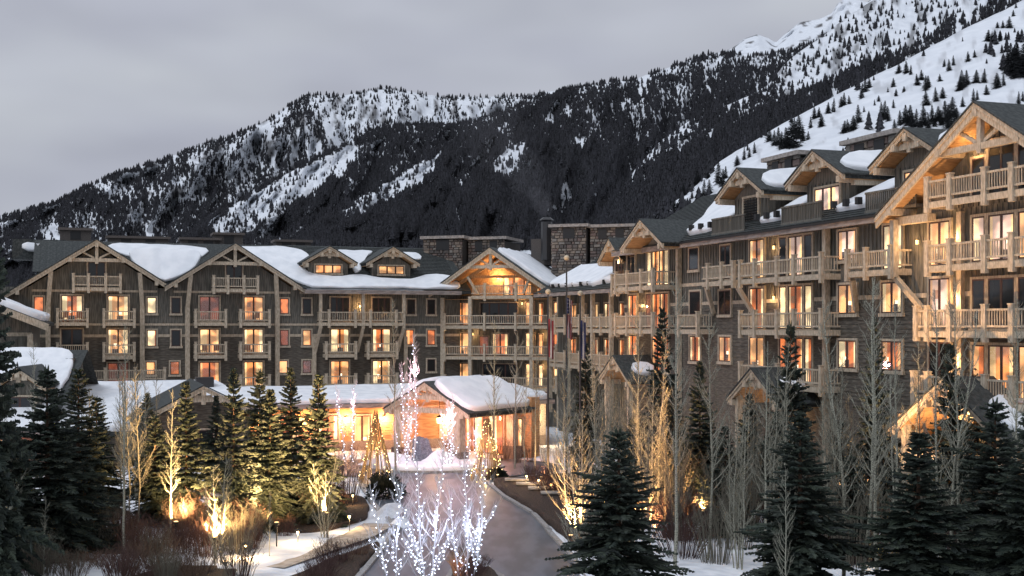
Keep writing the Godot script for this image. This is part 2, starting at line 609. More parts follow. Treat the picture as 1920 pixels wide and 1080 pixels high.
func stem(b: MB, g: RandomNumberGenerator, base: Vector3, top: Vector3, r: float, first: float, spread: float, paths: Array, dens := 1.0) -> void:
	var n := 12
	var ps := []
	var rs := []
	var bend := Vector3(g.randf_range(-1, 1), 0, g.randf_range(-1, 1)) * base.distance_to(top) * .02
	for k in n + 1:
		var t := float(k) / n
		ps.append(base.lerp(top, t) + bend * sin(t * PI * 1.5) + Vector3(g.randf_range(-.03, .03), 0, g.randf_range(-.03, .03)))
		rs.append(lerpf(r, .012, pow(t, .8)))
	b.tube(ps, rs, 6)
	paths.append(ps)
	var h := base.distance_to(top)
	var count := int(h * 3.4 * dens)
	for k in count:
		var t := lerpf(first, .97, (k + g.randf()) / count)
		var at: Vector3 = base.lerp(top, t) + bend * sin(t * PI * 1.5)
		var az := g.randf() * TAU
		var L := spread * h * (1.08 - t) * g.randf_range(.5, 1.15) + .15
		var out := Vector3(cos(az), 0, sin(az))
		var lean := g.randf_range(.55, .95)
		var bp := []
		var br := []
		var r0 := minf(.32 * lerpf(r, .012, t) + .006, .03)
		for j in 5:
			var q := j / 4.0
			bp.append(at + out * (L * (q * lean - .16 * q * q)) + Vector3(0, L * (.62 * q + .38 * q * q), 0) + Vector3(g.randf_range(-.03, .03), 0, g.randf_range(-.03, .03)) * q)
			br.append(lerpf(r0, .006, q))
		b.tube(bp, br, 4)
		if L > .9: paths.append(bp)
		for j in int(4 + L * 8):
			var q := g.randf_range(.2, 1.0)
			var f := q * 4.0
			var p: Vector3 = bp[int(minf(f, 3))].lerp(bp[int(minf(f, 3)) + 1], f - int(minf(f, 3)))
			var d := (out.rotated(Vector3.UP, g.randf_range(-1.3, 1.3)) * .75 + Vector3(0, g.randf_range(.4, 1.1), 0)).normalized()
			var tl := g.randf_range(.18, .5) * (.6 + L * .35)
			b.tube([p, p + d * tl * .5, p + (d + Vector3(0, .25, 0)).normalized() * tl], [.006, .005, .0035], 3)

func aspen_meshes(s: int, h: float, stems: int, first: float, spread: float, r := .075, dens := 1.0, lean := 1.0) -> Array:
	var g := RandomNumberGenerator.new()
	g.seed = s
	var out := []
	var paths := []
	for k in stems:
		var b := MB.new()
		var a := TAU * k / stems + g.randf()
		var o := Vector3(cos(a), 0, sin(a)) * (0.0 if stems == 1 else .22)
		var hh := h * (1.0 if k == 0 else g.randf_range(.68, .96))
		stem(b, g, o + Vector3(0, -.3, 0), o * (1.0 + (0.0 if stems == 1 else hh * lean * g.randf_range(.08, .4))) + Vector3(g.randf_range(-.2, .2), hh, g.randf_range(-.2, .2)), r * g.randf_range(.75, 1.1), first, spread, paths, dens)
		out.append(b.mesh())
	return [out, paths]

func shrub_mesh(s: int, h: float, w: float, n: int) -> Mesh:
	var g := RandomNumberGenerator.new()
	g.seed = s
	var b := MB.new()
	for k in n:
		var a := g.randf() * TAU
		var lean := sqrt(g.randf())
		var foot := Vector3(cos(a), 0, sin(a)) * w * .25 * lean
		var hh := h * g.randf_range(.6, 1.05)
		var tip := Vector3(cos(a), 0, sin(a)) * w * lean * .62 + Vector3(g.randf_range(-.1, .1), hh, g.randf_range(-.1, .1))
		var mid := foot.lerp(tip, .55) + Vector3(0, hh * .12, 0)
		b.tube([foot - Vector3(0, .1, 0), mid, tip], [.012, .009, .004], 3)
		for j in 4:
			var p := mid.lerp(tip, g.randf())
			var d := Vector3(g.randf_range(-1, 1), g.randf_range(.5, 1.4), g.randf_range(-1, 1)).normalized()
			b.tube([p, p + d * hh * g.randf_range(.15, .3)], [.007, .003], 3)
	return b.mesh()

var spruces := []
var aspens := []
var shrubs := []

func spruce(kind: int, x: float, z: float, h: float, fat: float, label: String, y := 0.0, group := "") -> void:
	var k: Array = spruces[kind]
	var o: Node3D
	var s: float = h / k[1]
	var size := Vector3(s * fat, s, s * fat)
	if k[0] == null:
		o = thing("spruce_tree", label, "tree")
		put("trunk", k[2][0], M.bark, o)
		put("crown", k[2][1], M.needles, o)
		k[0] = o
		o.position = Vector3(x, y, z); o.rotation.y = R.randf() * TAU; o.scale = size
	else:
		copy_of(k[0], Vector3(x, y, z), R.randf() * TAU, size, label, group)

func aspen(kind: int, x: float, z: float, h: float, label: String, wide := 1.0, y := 0.0, group := "") -> void:
	var k: Array = aspens[kind]
	var s: float = h / k[1]
	var size := Vector3(s * wide, s, s * wide)
	if k[0] == null:
		var o := thing("aspen_tree", label, "tree", Vector3(x, y, z), R.randf() * TAU, group)
		for m in k[2]: put("trunk", m, M.aspen, o)
		o.scale = size
		k[0] = o
	else:
		var c := copy_of(k[0], Vector3(x, y, z), R.randf() * TAU, size, label, group)
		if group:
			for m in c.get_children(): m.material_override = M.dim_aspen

func shrub(kind: int, x: float, z: float, s: float, label: String, group: String, tone := "twigs") -> void:
	var k: Array = shrubs[kind]
	var o := put("bare_shrub", k[0], M[tone], self)
	tag(o, label, "shrub", group)
	o.position = Vector3(x, 0, z)
	o.rotation.y = R.randf() * TAU
	o.scale = Vector3(s, s * R.randf_range(.85, 1.15), s)

# ------------------------------------------------------------------ terrain
var drive := [[Vector2(1.7, -42), 1.7], [Vector2(1.25, -49), 1.6], [Vector2(.1, -54), 2.3], [Vector2(-1.6, -59), 3.4], [Vector2(-2.7, -64.5), 3.8], [Vector2(-4.3, -71), 3.8], [Vector2(-5.6, -78), 3.9], [Vector2(-5.6, -82), 4.6]]
var spur := [[Vector2(-3.0, -61), 2.8], [Vector2(-3.8, -55), 1.9], [Vector2(-4.2, -50), 1.7], [Vector2(-4.7, -42), 1.7]]
var ring_at := Vector2(-5.6, -87.0)

func seg_gap(p: Vector2, line: Array) -> float:
	var best := 1e9
	for k in line.size() - 1:
		var a: Vector2 = line[k][0]
		var b: Vector2 = line[k + 1][0]
		var t := clampf((p - a).dot(b - a) / (b - a).length_squared(), 0, 1)
		best = minf(best, p.distance_to(a.lerp(b, t)) - lerpf(line[k][1], line[k + 1][1], t))
	return best

func road_gap(p: Vector2) -> float:     # metres to the nearest paved edge, negative inside
	var q := (p - ring_at) / Vector2(1.0, .72)
	return minf(minf(seg_gap(p, drive), seg_gap(p, spur)), q.length() - 9.2)

func ground_y(x: float, z: float) -> float:
	var d := road_gap(Vector2(x, z)) if absf(x) < 40 and z > -105 and z < -25 else 5.0
	var far := smoothstep(0.4, 4.0, d)
	var y := (.12 + .3 * cut.get_noise_2d(x * 3.0, z * 3.0) + .07 * cut.get_noise_2d(x * 14.0, z * 14.0)) * far
	return y - .03 * (1.0 - far)

# a strip of given outline rings: inner edge offset -hw, outer +hw
func road_mesh(line: Array, y: float, from: float, to: float) -> ArrayMesh:
	var s := SM.new()
	var ps := []
	for k in line.size() - 1:
		for j in 8:
			var t := j / 8.0
			ps.append([line[k][0].lerp(line[k + 1][0], t), lerpf(line[k][1], line[k + 1][1], t)])
	ps.append(line[-1])
	for k in ps.size():
		var d: Vector2 = (ps[mini(k + 1, ps.size() - 1)][0] - ps[maxi(k - 1, 0)][0]).normalized()
		var n := Vector2(-d.y, d.x)
		for j in 5:
			var p: Vector2 = ps[k][0] + n * (lerpf(from, to, j / 4.0) * ps[k][1])
			s.v.append(Vector3(p.x, y, p.y))
		if k > 0:
			for j in 4:
				var a := (k - 1) * 5 + j
				s.tri(a, a + 1, a + 6); s.tri(a, a + 6, a + 5)
	return s.mesh()

func kerb_mesh(line: Array, side: float, skip := []) -> ArrayMesh:
	var b := MB.new()
	for k in line.size() - 1:
		for j in 6:
			var a := edge(line, k, j / 6.0, side)
			var c := edge(line, k, (j + 1) / 6.0, side)
			if road_gap(Vector2(a.x, a.z)) < -.3 or road_gap(Vector2(c.x, c.z)) < -.3: continue
			b.bar(a + Vector3(0, .06, 0), a.lerp(c, .985) + Vector3(0, .06, 0), .24, .16)
	return b.mesh()

func edge(line: Array, k: int, t: float, side: float) -> Vector3:
	var a: Vector2 = line[k][0]
	var b: Vector2 = line[k + 1][0]
	var d := (b - a).normalized()
	var p: Vector2 = a.lerp(b, t) + Vector2(-d.y, d.x) * side * (lerpf(line[k][1], line[k + 1][1], t) + .1)
	return Vector3(p.x, 0, p.y)

# a mountainside: a ridge line given by bearing and height angle at a distance, falling towards the viewer
class Ridge:
	var crest := []       # [bearing, rise, distance] in thousandths
	var foot_d := 1000.0
	var foot_rise := 60.0
	var rough := .02
	var n: FastNoiseLite
	func at(u: float, t: float) -> Vector3:
		var k := 0
		while k < crest.size() - 2 and u > crest[k + 1][0]: k += 1
		var f := clampf((u - crest[k][0]) / (crest[k + 1][0] - crest[k][0]), 0, 1)
		var rise: float = lerpf(crest[k][1], crest[k + 1][1], f)
		var d: float = lerpf(crest[k][2], crest[k + 1][2], f)
		var fr := minf(foot_rise, rise - 6.0)
		var tt := clampf(t, 0, 1)
		var r := lerpf(rise, fr, tt) + n.get_noise_2d(u * .9, 7.0) * 1.3 * (1.0 - tt)
		var dd := lerpf(d, foot_d, pow(tt, .9))
		var gul := n.get_noise_2d(u * 1.1 + tt * 30.0, tt * 60.0)
		dd *= 1.0 + rough * gul * smoothstep(0.0, .12, tt)
		if t < 0: return Vector3(u / 1000.0 * d * 1.06, 10 + (rise - 30) / 1000.0 * d, -d * 1.12)
		if t > 1.0: return Vector3(u / 1000.0 * foot_d * .9, -3, -foot_d * .9)
		return Vector3(u / 1000.0 * dd, 10 + r / 1000.0 * dd, -dd)

func ridge(crest: Array, foot_d: float, foot_rise: float, rough: float, s: int) -> Ridge:
	var r := Ridge.new()
	for c in crest: r.crest.append([c[0], c[1], c[2]])
	r.foot_d = foot_d
	r.foot_rise = foot_rise
	r.rough = rough
	r.n = noise_of(s, .025, 4)
	return r

func ridge_mesh(r: Ridge, called: String, cols: int, rows: int, rocky: float, wooded: Array) -> void:
	var s := SM.new()
	var u0: float = r.crest[0][0]
	var u1: float = r.crest[-1][0]
	for i in cols + 1:
		var u := lerpf(u0, u1, float(i) / cols)
		for j in rows + 3:
			var t := (j - 1) / float(rows)
			if j == rows + 2: t = 1.5
			var p := r.at(u, t)
			s.v.append(p)
			var k := r.n.get_noise_2d(u * 2.2 + 300.0, t * 260.0)
			var rock := smoothstep(.18, .42, k) * rocky
			s.c.append(Color(.78, .8, .84).lerp(Color(.09, .085, .085), rock))
	var w := rows + 3
	for i in cols:
		for j in w - 1:
			var a := i * w + j
			s.tri(a, a + 1, a + w + 1); s.tri(a, a + w + 1, a + w)
	var m := s.mesh()
	struct(called, m, M.mountain)

func inside(polys: Array, p: Vector2) -> float:
	for q in polys:
		if Geometry2D.is_point_in_polygon(p, q[0]): return q[1]
	return -1.0

func forest(r: Ridge, called: String, n: int, height: float, base: float, polys: Array, lo: float, hi: float, s: int, streak := .5) -> void:
	var g := RandomNumberGenerator.new()
	g.seed = s
	var fine := noise_of(s + 5, .08, 3)
	var at := []
	var tint := []
	var u0: float = r.crest[0][0]
	var u1: float = r.crest[-1][0]
	for k in n:
		var u := lerpf(u0, u1, g.randf())
		var t := lerpf(lo, hi, g.randf())
		var p := r.at(u, t)
		var rise := (p.y - 10) / -p.z * 1000.0
		var bear := p.x / -p.z * 1000.0
		var jig := Vector2(fine.get_noise_2d(bear * .7, rise * .7), fine.get_noise_2d(bear * .7 + 90, rise * .7)) * 5.0
		var den := inside(polys, Vector2(bear, rise) + jig)
		var st := streak
		if den < 0: den = base
		elif den < .2: st = .3
		var clump := fine.get_noise_2d(bear * 1.6 + rise * .3, rise * .3) * .6 + fine.get_noise_2d(bear * .35 + 40, rise * .25) * .6
		if g.randf() > den * (1.0 + st * 2.2 * clump): continue
		var h := height * (.45 + 1.1 * pow(g.randf(), 1.6))
		var w := h * g.randf_range(.8, 1.2)
		at.append(Transform3D(Basis(Vector3.UP, g.randf() * TAU).scaled(Vector3(w, h, w)), p - Vector3(0, h * .06, 0)))
		var c := g.randf_range(.6, 1.3)
		tint.append(Color(.027 * c, .027 * c, .033 * c))  # random tone per tree, with slight blue haze put into the colour
	var mm := MultiMesh.new()
	mm.transform_format = MultiMesh.TRANSFORM_3D
	mm.use_colors = true
	mm.mesh = M.far_tree
	mm.instance_count = at.size()
	for k in at.size():
		mm.set_instance_transform(k, at[k])
		mm.set_instance_color(k, tint[k])
	var o := MultiMeshInstance3D.new()
	o.name = called
	o.multimesh = mm
	o.material_override = M.far_needles
	add_child(o)
	tag(o, "", "", "", "stuff")

func far_tree_mesh(s: int, tiers := 4, sides := 6) -> Mesh:
	var g := RandomNumberGenerator.new()
	g.seed = s
	var b := MB.new()
	b.tube([Vector3(0, -.1, 0), Vector3(0, .2, 0)], [.02, .016], 4)
	for k in tiers:
		var y0 := .1 + .9 * k / tiers * .92
		var y1 := minf(1.0, y0 + .9 / tiers * 1.75)
		var r := .24 * pow(1.0 - float(k) / tiers, .8) + .03
		var spin := g.randf() * TAU
		var tip := Vector3(g.randf_range(-.01, .01), y1, g.randf_range(-.01, .01))
		for j in sides:
			var a := spin + TAU * j / sides
			var c := spin + TAU * (j + 1) / sides
			var ra := r * g.randf_range(.6, 1.15)
			b.tri(Vector3(cos(c) * ra, y0, sin(c) * ra), Vector3(cos(a) * r, y0 + g.randf_range(-.03, .05), sin(a) * r), tip)
	return b.mesh()

# ------------------------------------------------------------------ the scene
func _ready() -> void:
	R.seed = 7
	cut.seed = 3
	cut.noise_type = FastNoiseLite.TYPE_SIMPLEX_SMOOTH
	cut.frequency = .02
	cut.fractal_octaves = 3
	# camera: level, lens shifted up a little
	var cam := Camera3D.new()
	cam.name = "camera"
	add_child(cam)
	cam.position = Vector3(0, 10, 0)
	cam.set_frustum(.5 * 2 * 540.0 / 2300.0, Vector2(0, .5 * 72.0 / 2300.0), .5, 12000)
	cam.current = true
	# overcast dusk
	var env := Environment.new()
	env.background_mode = Environment.BG_SKY
	var sky := Sky.new()
	var pano := PanoramaSkyMaterial.new()
	pano.panorama = ImageTexture.create_from_image(cloudy())
	sky.sky_material = pano
	env.sky = sky
	env.tonemap_mode = Environment.TONE_MAPPER_LINEAR
	env.tonemap_exposure = 1.0
	env.volumetric_fog_enabled = true
	env.volumetric_fog_density = 0.0
	env.sdfgi_enabled = true
	env.ssao_enabled = true
	env.ssil_enabled = true
	var we := WorldEnvironment.new()
	we.name = "environment"
	we.environment = env
	add_child(we)
	var sun := DirectionalLight3D.new()
	sun.name = "veiled_sun"
	sun.light_energy = .42
	sun.light_color = Color(.93, .96, 1.0)
	sun.light_angular_distance = 30.0
	sun.shadow_enabled = true
	add_child(sun)
	sun.rotation = Vector3(deg_to_rad(-52), deg_to_rad(-38), 0)
	materials()
	land()
	mountains()
	left_wing()
	corner_block()
	right_wing()
	hall()
	porch()
	grounds()
	plants()
	string_lights()
	small_things()

func cloudy() -> Image:
	var w := 1024
	var h := 512
	var a := noise_of(21, 1.0, 5)
	var b := noise_of(22, 1.0, 4)
	var d := PackedFloat32Array()
	d.resize(w * h * 3)
	for j in h:
		var el := (.5 - (j + .5) / h) * PI
		var up := maxf(sin(el), 0.0)
		for i in w:
			var az := ((i + .5) / w - .5) * TAU
			var e2 := el * 5.5
			var ring := Vector3(sin(az), 0, -cos(az)) * 2.1
			var n := a.get_noise_3dv(ring + Vector3(0, e2 * 1.3, 3.0))
			var m := b.get_noise_3dv(ring * 2.2 + Vector3(9, e2 * 3.4, 0))
			# bands of cloud lean with the wind
			var k := .485 + .13 * n + .05 * m + .16 * up + .07 * exp(-pow((el - .12) / .06, 2.0)) * (.5 + .5 * cos(az - .05))
			var cool := clampf(.5 + n, 0, 1)
			var o := (j * w + i) * 3
			d[o] = k * lerpf(.91, .955, cool)
			d[o + 1] = k * lerpf(.955, 1.01, cool)
			d[o + 2] = k * lerpf(1.13, 1.09, cool)
	return Image.create_from_data(w, h, false, Image.FORMAT_RGBF, d.to_byte_array())

func materials() -> void:
	M.siding = grained(1, Color(.085, .08, .067), Color(.172, .16, .135), Vector3(1.3, .12, 1.3))
	M.lap = grained(2, Color(.07, .06, .048), Color(.145, .127, .103), Vector3(.25, 1.6, .25))
	M.trim = grained(3, Color(.35, .29, .215), Color(.55, .46, .35), Vector3(1.3, .35, 1.3))
	M.soffit = grained(4, Color(.34, .19, .085), Color(.52, .32, .16), Vector3(1.6, .5, .25))
	M.pale_wall = grained(19, Color(.36, .31, .25), Color(.58, .52, .43), Vector3(.8, 1.6, .8))
	M.sash = plain(.055, .022, .016, .5)
	M.shingle = grained(5, Color(.022, .026, .026), Color(.06, .066, .064), Vector3(.7, .7, .7))
	M.fascia = grained(6, Color(.2, .165, .15), Color(.32, .27, .24), Vector3(.2, .8, .2))  # pinkish cast of the porch light is mixed into the board colour
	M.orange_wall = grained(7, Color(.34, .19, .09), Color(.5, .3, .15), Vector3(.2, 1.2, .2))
	M.cap = grained(8, Color(.25, .22, .2), Color(.38, .34, .31), Vector3(.5, .5, .5))
	M.mortar = plain(.06, .052, .047, .95)
	M.stones = []
	var tones := [Color(.20, .165, .14), Color(.13, .11, .10), Color(.26, .21, .17), Color(.10, .088, .082), Color(.17, .125, .11), Color(.22, .2, .18)]
	for k in tones.size():
		M.stones.append(grained(30 + k, tones[k] * .65, tones[k] * 1.2, Vector3(.9, .9, .9), .95, .05, true))
	var st := MB.new()
	var ch := .12
	var front := [Vector3(-.5 + ch, -.5 + ch * .6, .5), Vector3(.5 - ch, -.5 + ch, .5), Vector3(.5 - ch * .7, .5 - ch, .5), Vector3(-.5 + ch * 1.2, .5 - ch * .7, .5)]
	var rim := [Vector3(-.5, -.5, .1), Vector3(.5, -.5, .1), Vector3(.5, .5, .1), Vector3(-.5, .5, .1)]
	st.quad(front[0], front[1], front[2], front[3])
	for k in 4: st.quad(rim[k], rim[(k + 1) % 4], front[(k + 1) % 4], front[k])
	for k in 4: st.quad(rim[(k + 1) % 4], rim[k], rim[k] - Vector3(0, 0, .6), rim[(k + 1) % 4] - Vector3(0, 0, .6))
	st.quad(Vector3(-.5, -.5, -.5), Vector3(-.5, .5, -.5), Vector3(.5, .5, -.5), Vector3(.5, -.5, -.5))
	M.stone_mesh = st.mesh()
	M.black = plain(.012, .012, .013, .6)
	M.metal = plain(.03, .03, .032, .4)
	M.snow = grained(9, Color(.72, .745, .78), Color(.86, .875, .9), Vector3(.09, .09, .09), .75, .03, true, 5.0)
	M.ground_snow = grained(10, Color(.62, .645, .69), Color(.85, .87, .9), Vector3(.06, .06, .06), .8, .04, true, 9.0)
	M.mountain = grained(11, Color(.86, .87, .88), Color(1, 1, 1), Vector3(.004, .004, .004), .9, .05, true)
	M.mountain.vertex_color_use_as_albedo = true
	M.asphalt = grained(12, Color(.058, .067, .082), Color(.105, .117, .14), Vector3(.11, .05, .035), .5, .03, true, .6)
	M.kerb = grained(13, Color(.22, .21, .2), Color(.36, .35, .34), Vector3(.5, .5, .5), .9, .03, true)
	M.path = grained(14, Color(.25, .22, .19), Color(.42, .38, .34), Vector3(.2, .2, .2), .8, .03, true)
	M.mulch = grained(15, Color(.022, .014, .01), Color(.075, .045, .03), Vector3(.5, .5, .5), .95, .06, true, 10.0)
	M.bark = grained(16, Color(.06, .035, .022), Color(.15, .09, .06), Vector3(1.5, .5, 1.5), .95)
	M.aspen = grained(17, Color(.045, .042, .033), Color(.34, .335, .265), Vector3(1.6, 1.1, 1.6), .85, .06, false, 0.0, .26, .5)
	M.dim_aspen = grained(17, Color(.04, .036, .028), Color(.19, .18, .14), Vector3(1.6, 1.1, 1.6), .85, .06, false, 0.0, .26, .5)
	M.needles = plain(1, 1, 1, .7)
	M.needles.vertex_color_use_as_albedo = true
	M.far_needles = plain(1, 1, 1, .9)
	M.far_needles.vertex_color_use_as_albedo = true
	M.twigs = plain(.11, .07, .048, .9)
	M.red_twigs = plain(.085, .04, .03, .9)
	M.straw = plain(.2, .14, .075, .9)
	M.dark_leaf = plain(.014, .02, .017, .9)
	M.glass = plain(.9, .9, .9, .03)
	M.glass.albedo_color.a = .06
	M.glass.transparency = BaseMaterial3D.TRANSPARENCY_ALPHA
	M.dark_glass = plain(.018, .02, .022, .06)
	M.room_a = glow(.85, .30, .08, .8)
	M.room_b = glow(1.0, .46, .17, .85)
	M.room_c = glow(.72, .19, .045, .7)
	M.room_dim = glow(.22, .05, .02, .6)
	M.room_pale = glow(.95, .6, .45, .75)
	M.curtain_a = glow(1.0, .62, .28, 1.0)
	M.curtain_b = glow(1.0, .72, .40, 1.0)
	M.curtain_c = glow(.95, .46, .18, .85)
	M.picture = glow(.5, .24, .12, .5)
	M.shade = glow(1.0, .85, .6, 2.2)
	M.lamp_warm = glow(1.0, .62, .28, 2.5)
	M.lamp_white = glow(1.0, .9, .75, 3.0)
	M.bulb = glow(.70, .77, 1.0, 7.0)
	M.bulb_gold = glow(1.0, .72, .3, 8.0)
	M.chair = plain(.3, .12, .06, .7)
	M.far_tree = far_tree_mesh(5)
	M.slope_needles = plain(.024, .026, .028, .9)
	M.boulder = grained(18, Color(.12, .13, .16), Color(.27, .29, .34), Vector3(.6, .6, .6), .9, .05, false, 6.0)
	M.pale_bark = plain(.5, .5, .5, .8)
	M.grey_twigs = plain(.11, .10, .075, .9)
	M.dark_twigs = plain(.06, .03, .025, .9)
	M.finial = plain(.5, .42, .3, .4)
	M.flag_red = plain(.2, .02, .028, .9)
	M.flag_white = plain(.4, .37, .37, .9)
	M.flag_blue = plain(.02, .025, .08, .9)

# ------------------------------------------------------------------ ground and roads
func land() -> void:
	var xs := [-6000.0, -2500.0, -900.0, -400.0, -220.0, -130.0, -90.0]
	var x := -62.0
	while x <= 42.0:
		xs.append(x)
		x += .8
	xs.append_array([60.0, 90.0, 150.0, 300.0, 700.0, 2000.0, 6000.0])
	var zs := [40.0, 0.0, -14.0, -24.0, -30.0]
	var z := -34.0
	while z >= -110.0:
		zs.append(z)
		z -= .8
	zs.append_array([-125.0, -150.0, -200.0, -320.0, -600.0, -1200.0, -2500.0, -5600.0])
	var s := SM.new()
	for a in xs:
		for b in zs:
			s.v.append(Vector3(a, ground_y(a, b) if absf(a) < 70 and b > -112 else -.1, b))
	var n := zs.size()
	for i in xs.size() - 1:
		for j in n - 1:
			var q := i * n + j
			s.tri(q, q + n, q + n + 1); s.tri(q, q + n + 1, q + 1)
	struct("ground", s.mesh(), M.ground_snow)
	struct("driveway", road_mesh(drive, .024, -1, 1), M.asphalt)
	struct("side_road", road_mesh(spur, .032, -1, 1), M.asphalt)
	var c := SM.new()
	for k in 49:
		var a := TAU * k / 48
		for rr in [4.9, 9.2]:
			c.v.append(Vector3(ring_at.x + cos(a) * rr, .04, ring_at.y + sin(a) * rr * .72))
	for k in 48:
		var a := k * 2
		c.tri(a, a + 1, a + 3); c.tri(a, a + 3, a + 2)
	struct("turning_circle", c.mesh(), M.asphalt)
	var kb := kerb_mesh(drive, 1.0)
	struct("kerb", kb, M.kerb)
	struct("kerb", kerb_mesh(drive, -1.0), M.kerb)
	struct("kerb", kerb_mesh(spur, 1.0), M.kerb)
	struct("kerb", kerb_mesh(spur, -1.0), M.kerb)
	var ik := MB.new()
	for k in 40:
		var a := TAU * k / 40
		var b := TAU * (k + .97) / 40
		ik.bar(Vector3(ring_at.x + cos(a) * 5.0, .07, ring_at.y + sin(a) * 3.6), Vector3(ring_at.x + cos(b) * 5.0, .07, ring_at.y + sin(b) * 3.6), .24, .2)
	struct("kerb", ik.mesh(), M.kerb)
	# snow lying on the round island, and beds of dark mulch along the drive
	var disc := []
	for k in 20:
		var a := TAU * k / 20
		disc.append(Vector2(cos(a) * 4.8, sin(a) * 3.4))
	struct("island_snow", snow_slab(disc, Vector3(ring_at.x, .02, ring_at.y), Vector3(1, 0, 0), Vector3(0, 0, -1), .45, .15), M.snow)
	struct("planting_bed", bed([Vector2(-1.3, -78.4), Vector2(-.15, -71), Vector2(1.45, -64.5), Vector2(2.3, -59), Vector2(2.9, -54), Vector2(4.6, -53), Vector2(6.6, -60), Vector2(7.2, -72), Vector2(6.6, -80), Vector2(4.0, -81), Vector2(1.5, -80)], .34), M.mulch)
	struct("planting_bed", bed([Vector2(-2.8, -43), Vector2(-2.3, -50), Vector2(-1.9, -52.6), Vector2(-1.5, -52.8), Vector2(-.6, -49.5), Vector2(-.2, -43)], .2), M.mulch)
	struct("planting_bed", bed([Vector2(-6.7, -43), Vector2(-6.2, -50), Vector2(-5.9, -56.5), Vector2(-6.4, -56), Vector2(-8.0, -51), Vector2(-9.6, -45)], .2), M.mulch)
	struct("planting_bed", bed([Vector2(-7.4, -64), Vector2(-8.4, -71), Vector2(-11.5, -74), Vector2(-13.5, -68), Vector2(-12.5, -60), Vector2(-9.8, -58)], .22), M.mulch)
	struct("planting_bed", bed([Vector2(-10.6, -48.6), Vector2(-10.2, -53), Vector2(-11, -57), Vector2(-14, -59.5), Vector2(-18, -58), Vector2(-22, -53), Vector2(-21, -45), Vector2(-13, -44)], .2), M.mulch)
	var walk := [[Vector2(-9.9, -50), .7], [Vector2(-8.6, -53.7), .75], [Vector2(-7.2, -57.6), .8], [Vector2(-6.6, -61.0), .8]]
	struct("footpath", road_mesh(walk, .2, -1, 1), M.path)
	for q in [[-6.6, -66.0, .8, 3.2], [-8.2, -74.0, .8, 3.0], [-5.6, -61.6, .6, 1.2], [.9, -58.2, .0, 0.0], [-1.3, -50.6, .5, 1.2], [3.4, -50.0, .8, 2.6], [2.7, -46.0, .7, 2.0]]:
		if q[3] > 0.0: struct("snow_bank", mound(q[2], q[3], .38, int(q[3] * 7)), M.ground_snow).position = Vector3(q[0], .05, q[1])
	var steps := MB.new()
	for k in 4:
		steps.box(Vector3(.3 + k * .7, .46, -76.5 + k * 2.0), Vector3(1.5, .1, .8))
	struct("garden_steps", steps.mesh(), M.path)

func bed(outline: Array, h: float) -> ArrayMesh:
	return snow_slab(outline, Vector3(0, .0, 0), Vector3(1, 0, 0), Vector3(0, 0, 1), h, .25)

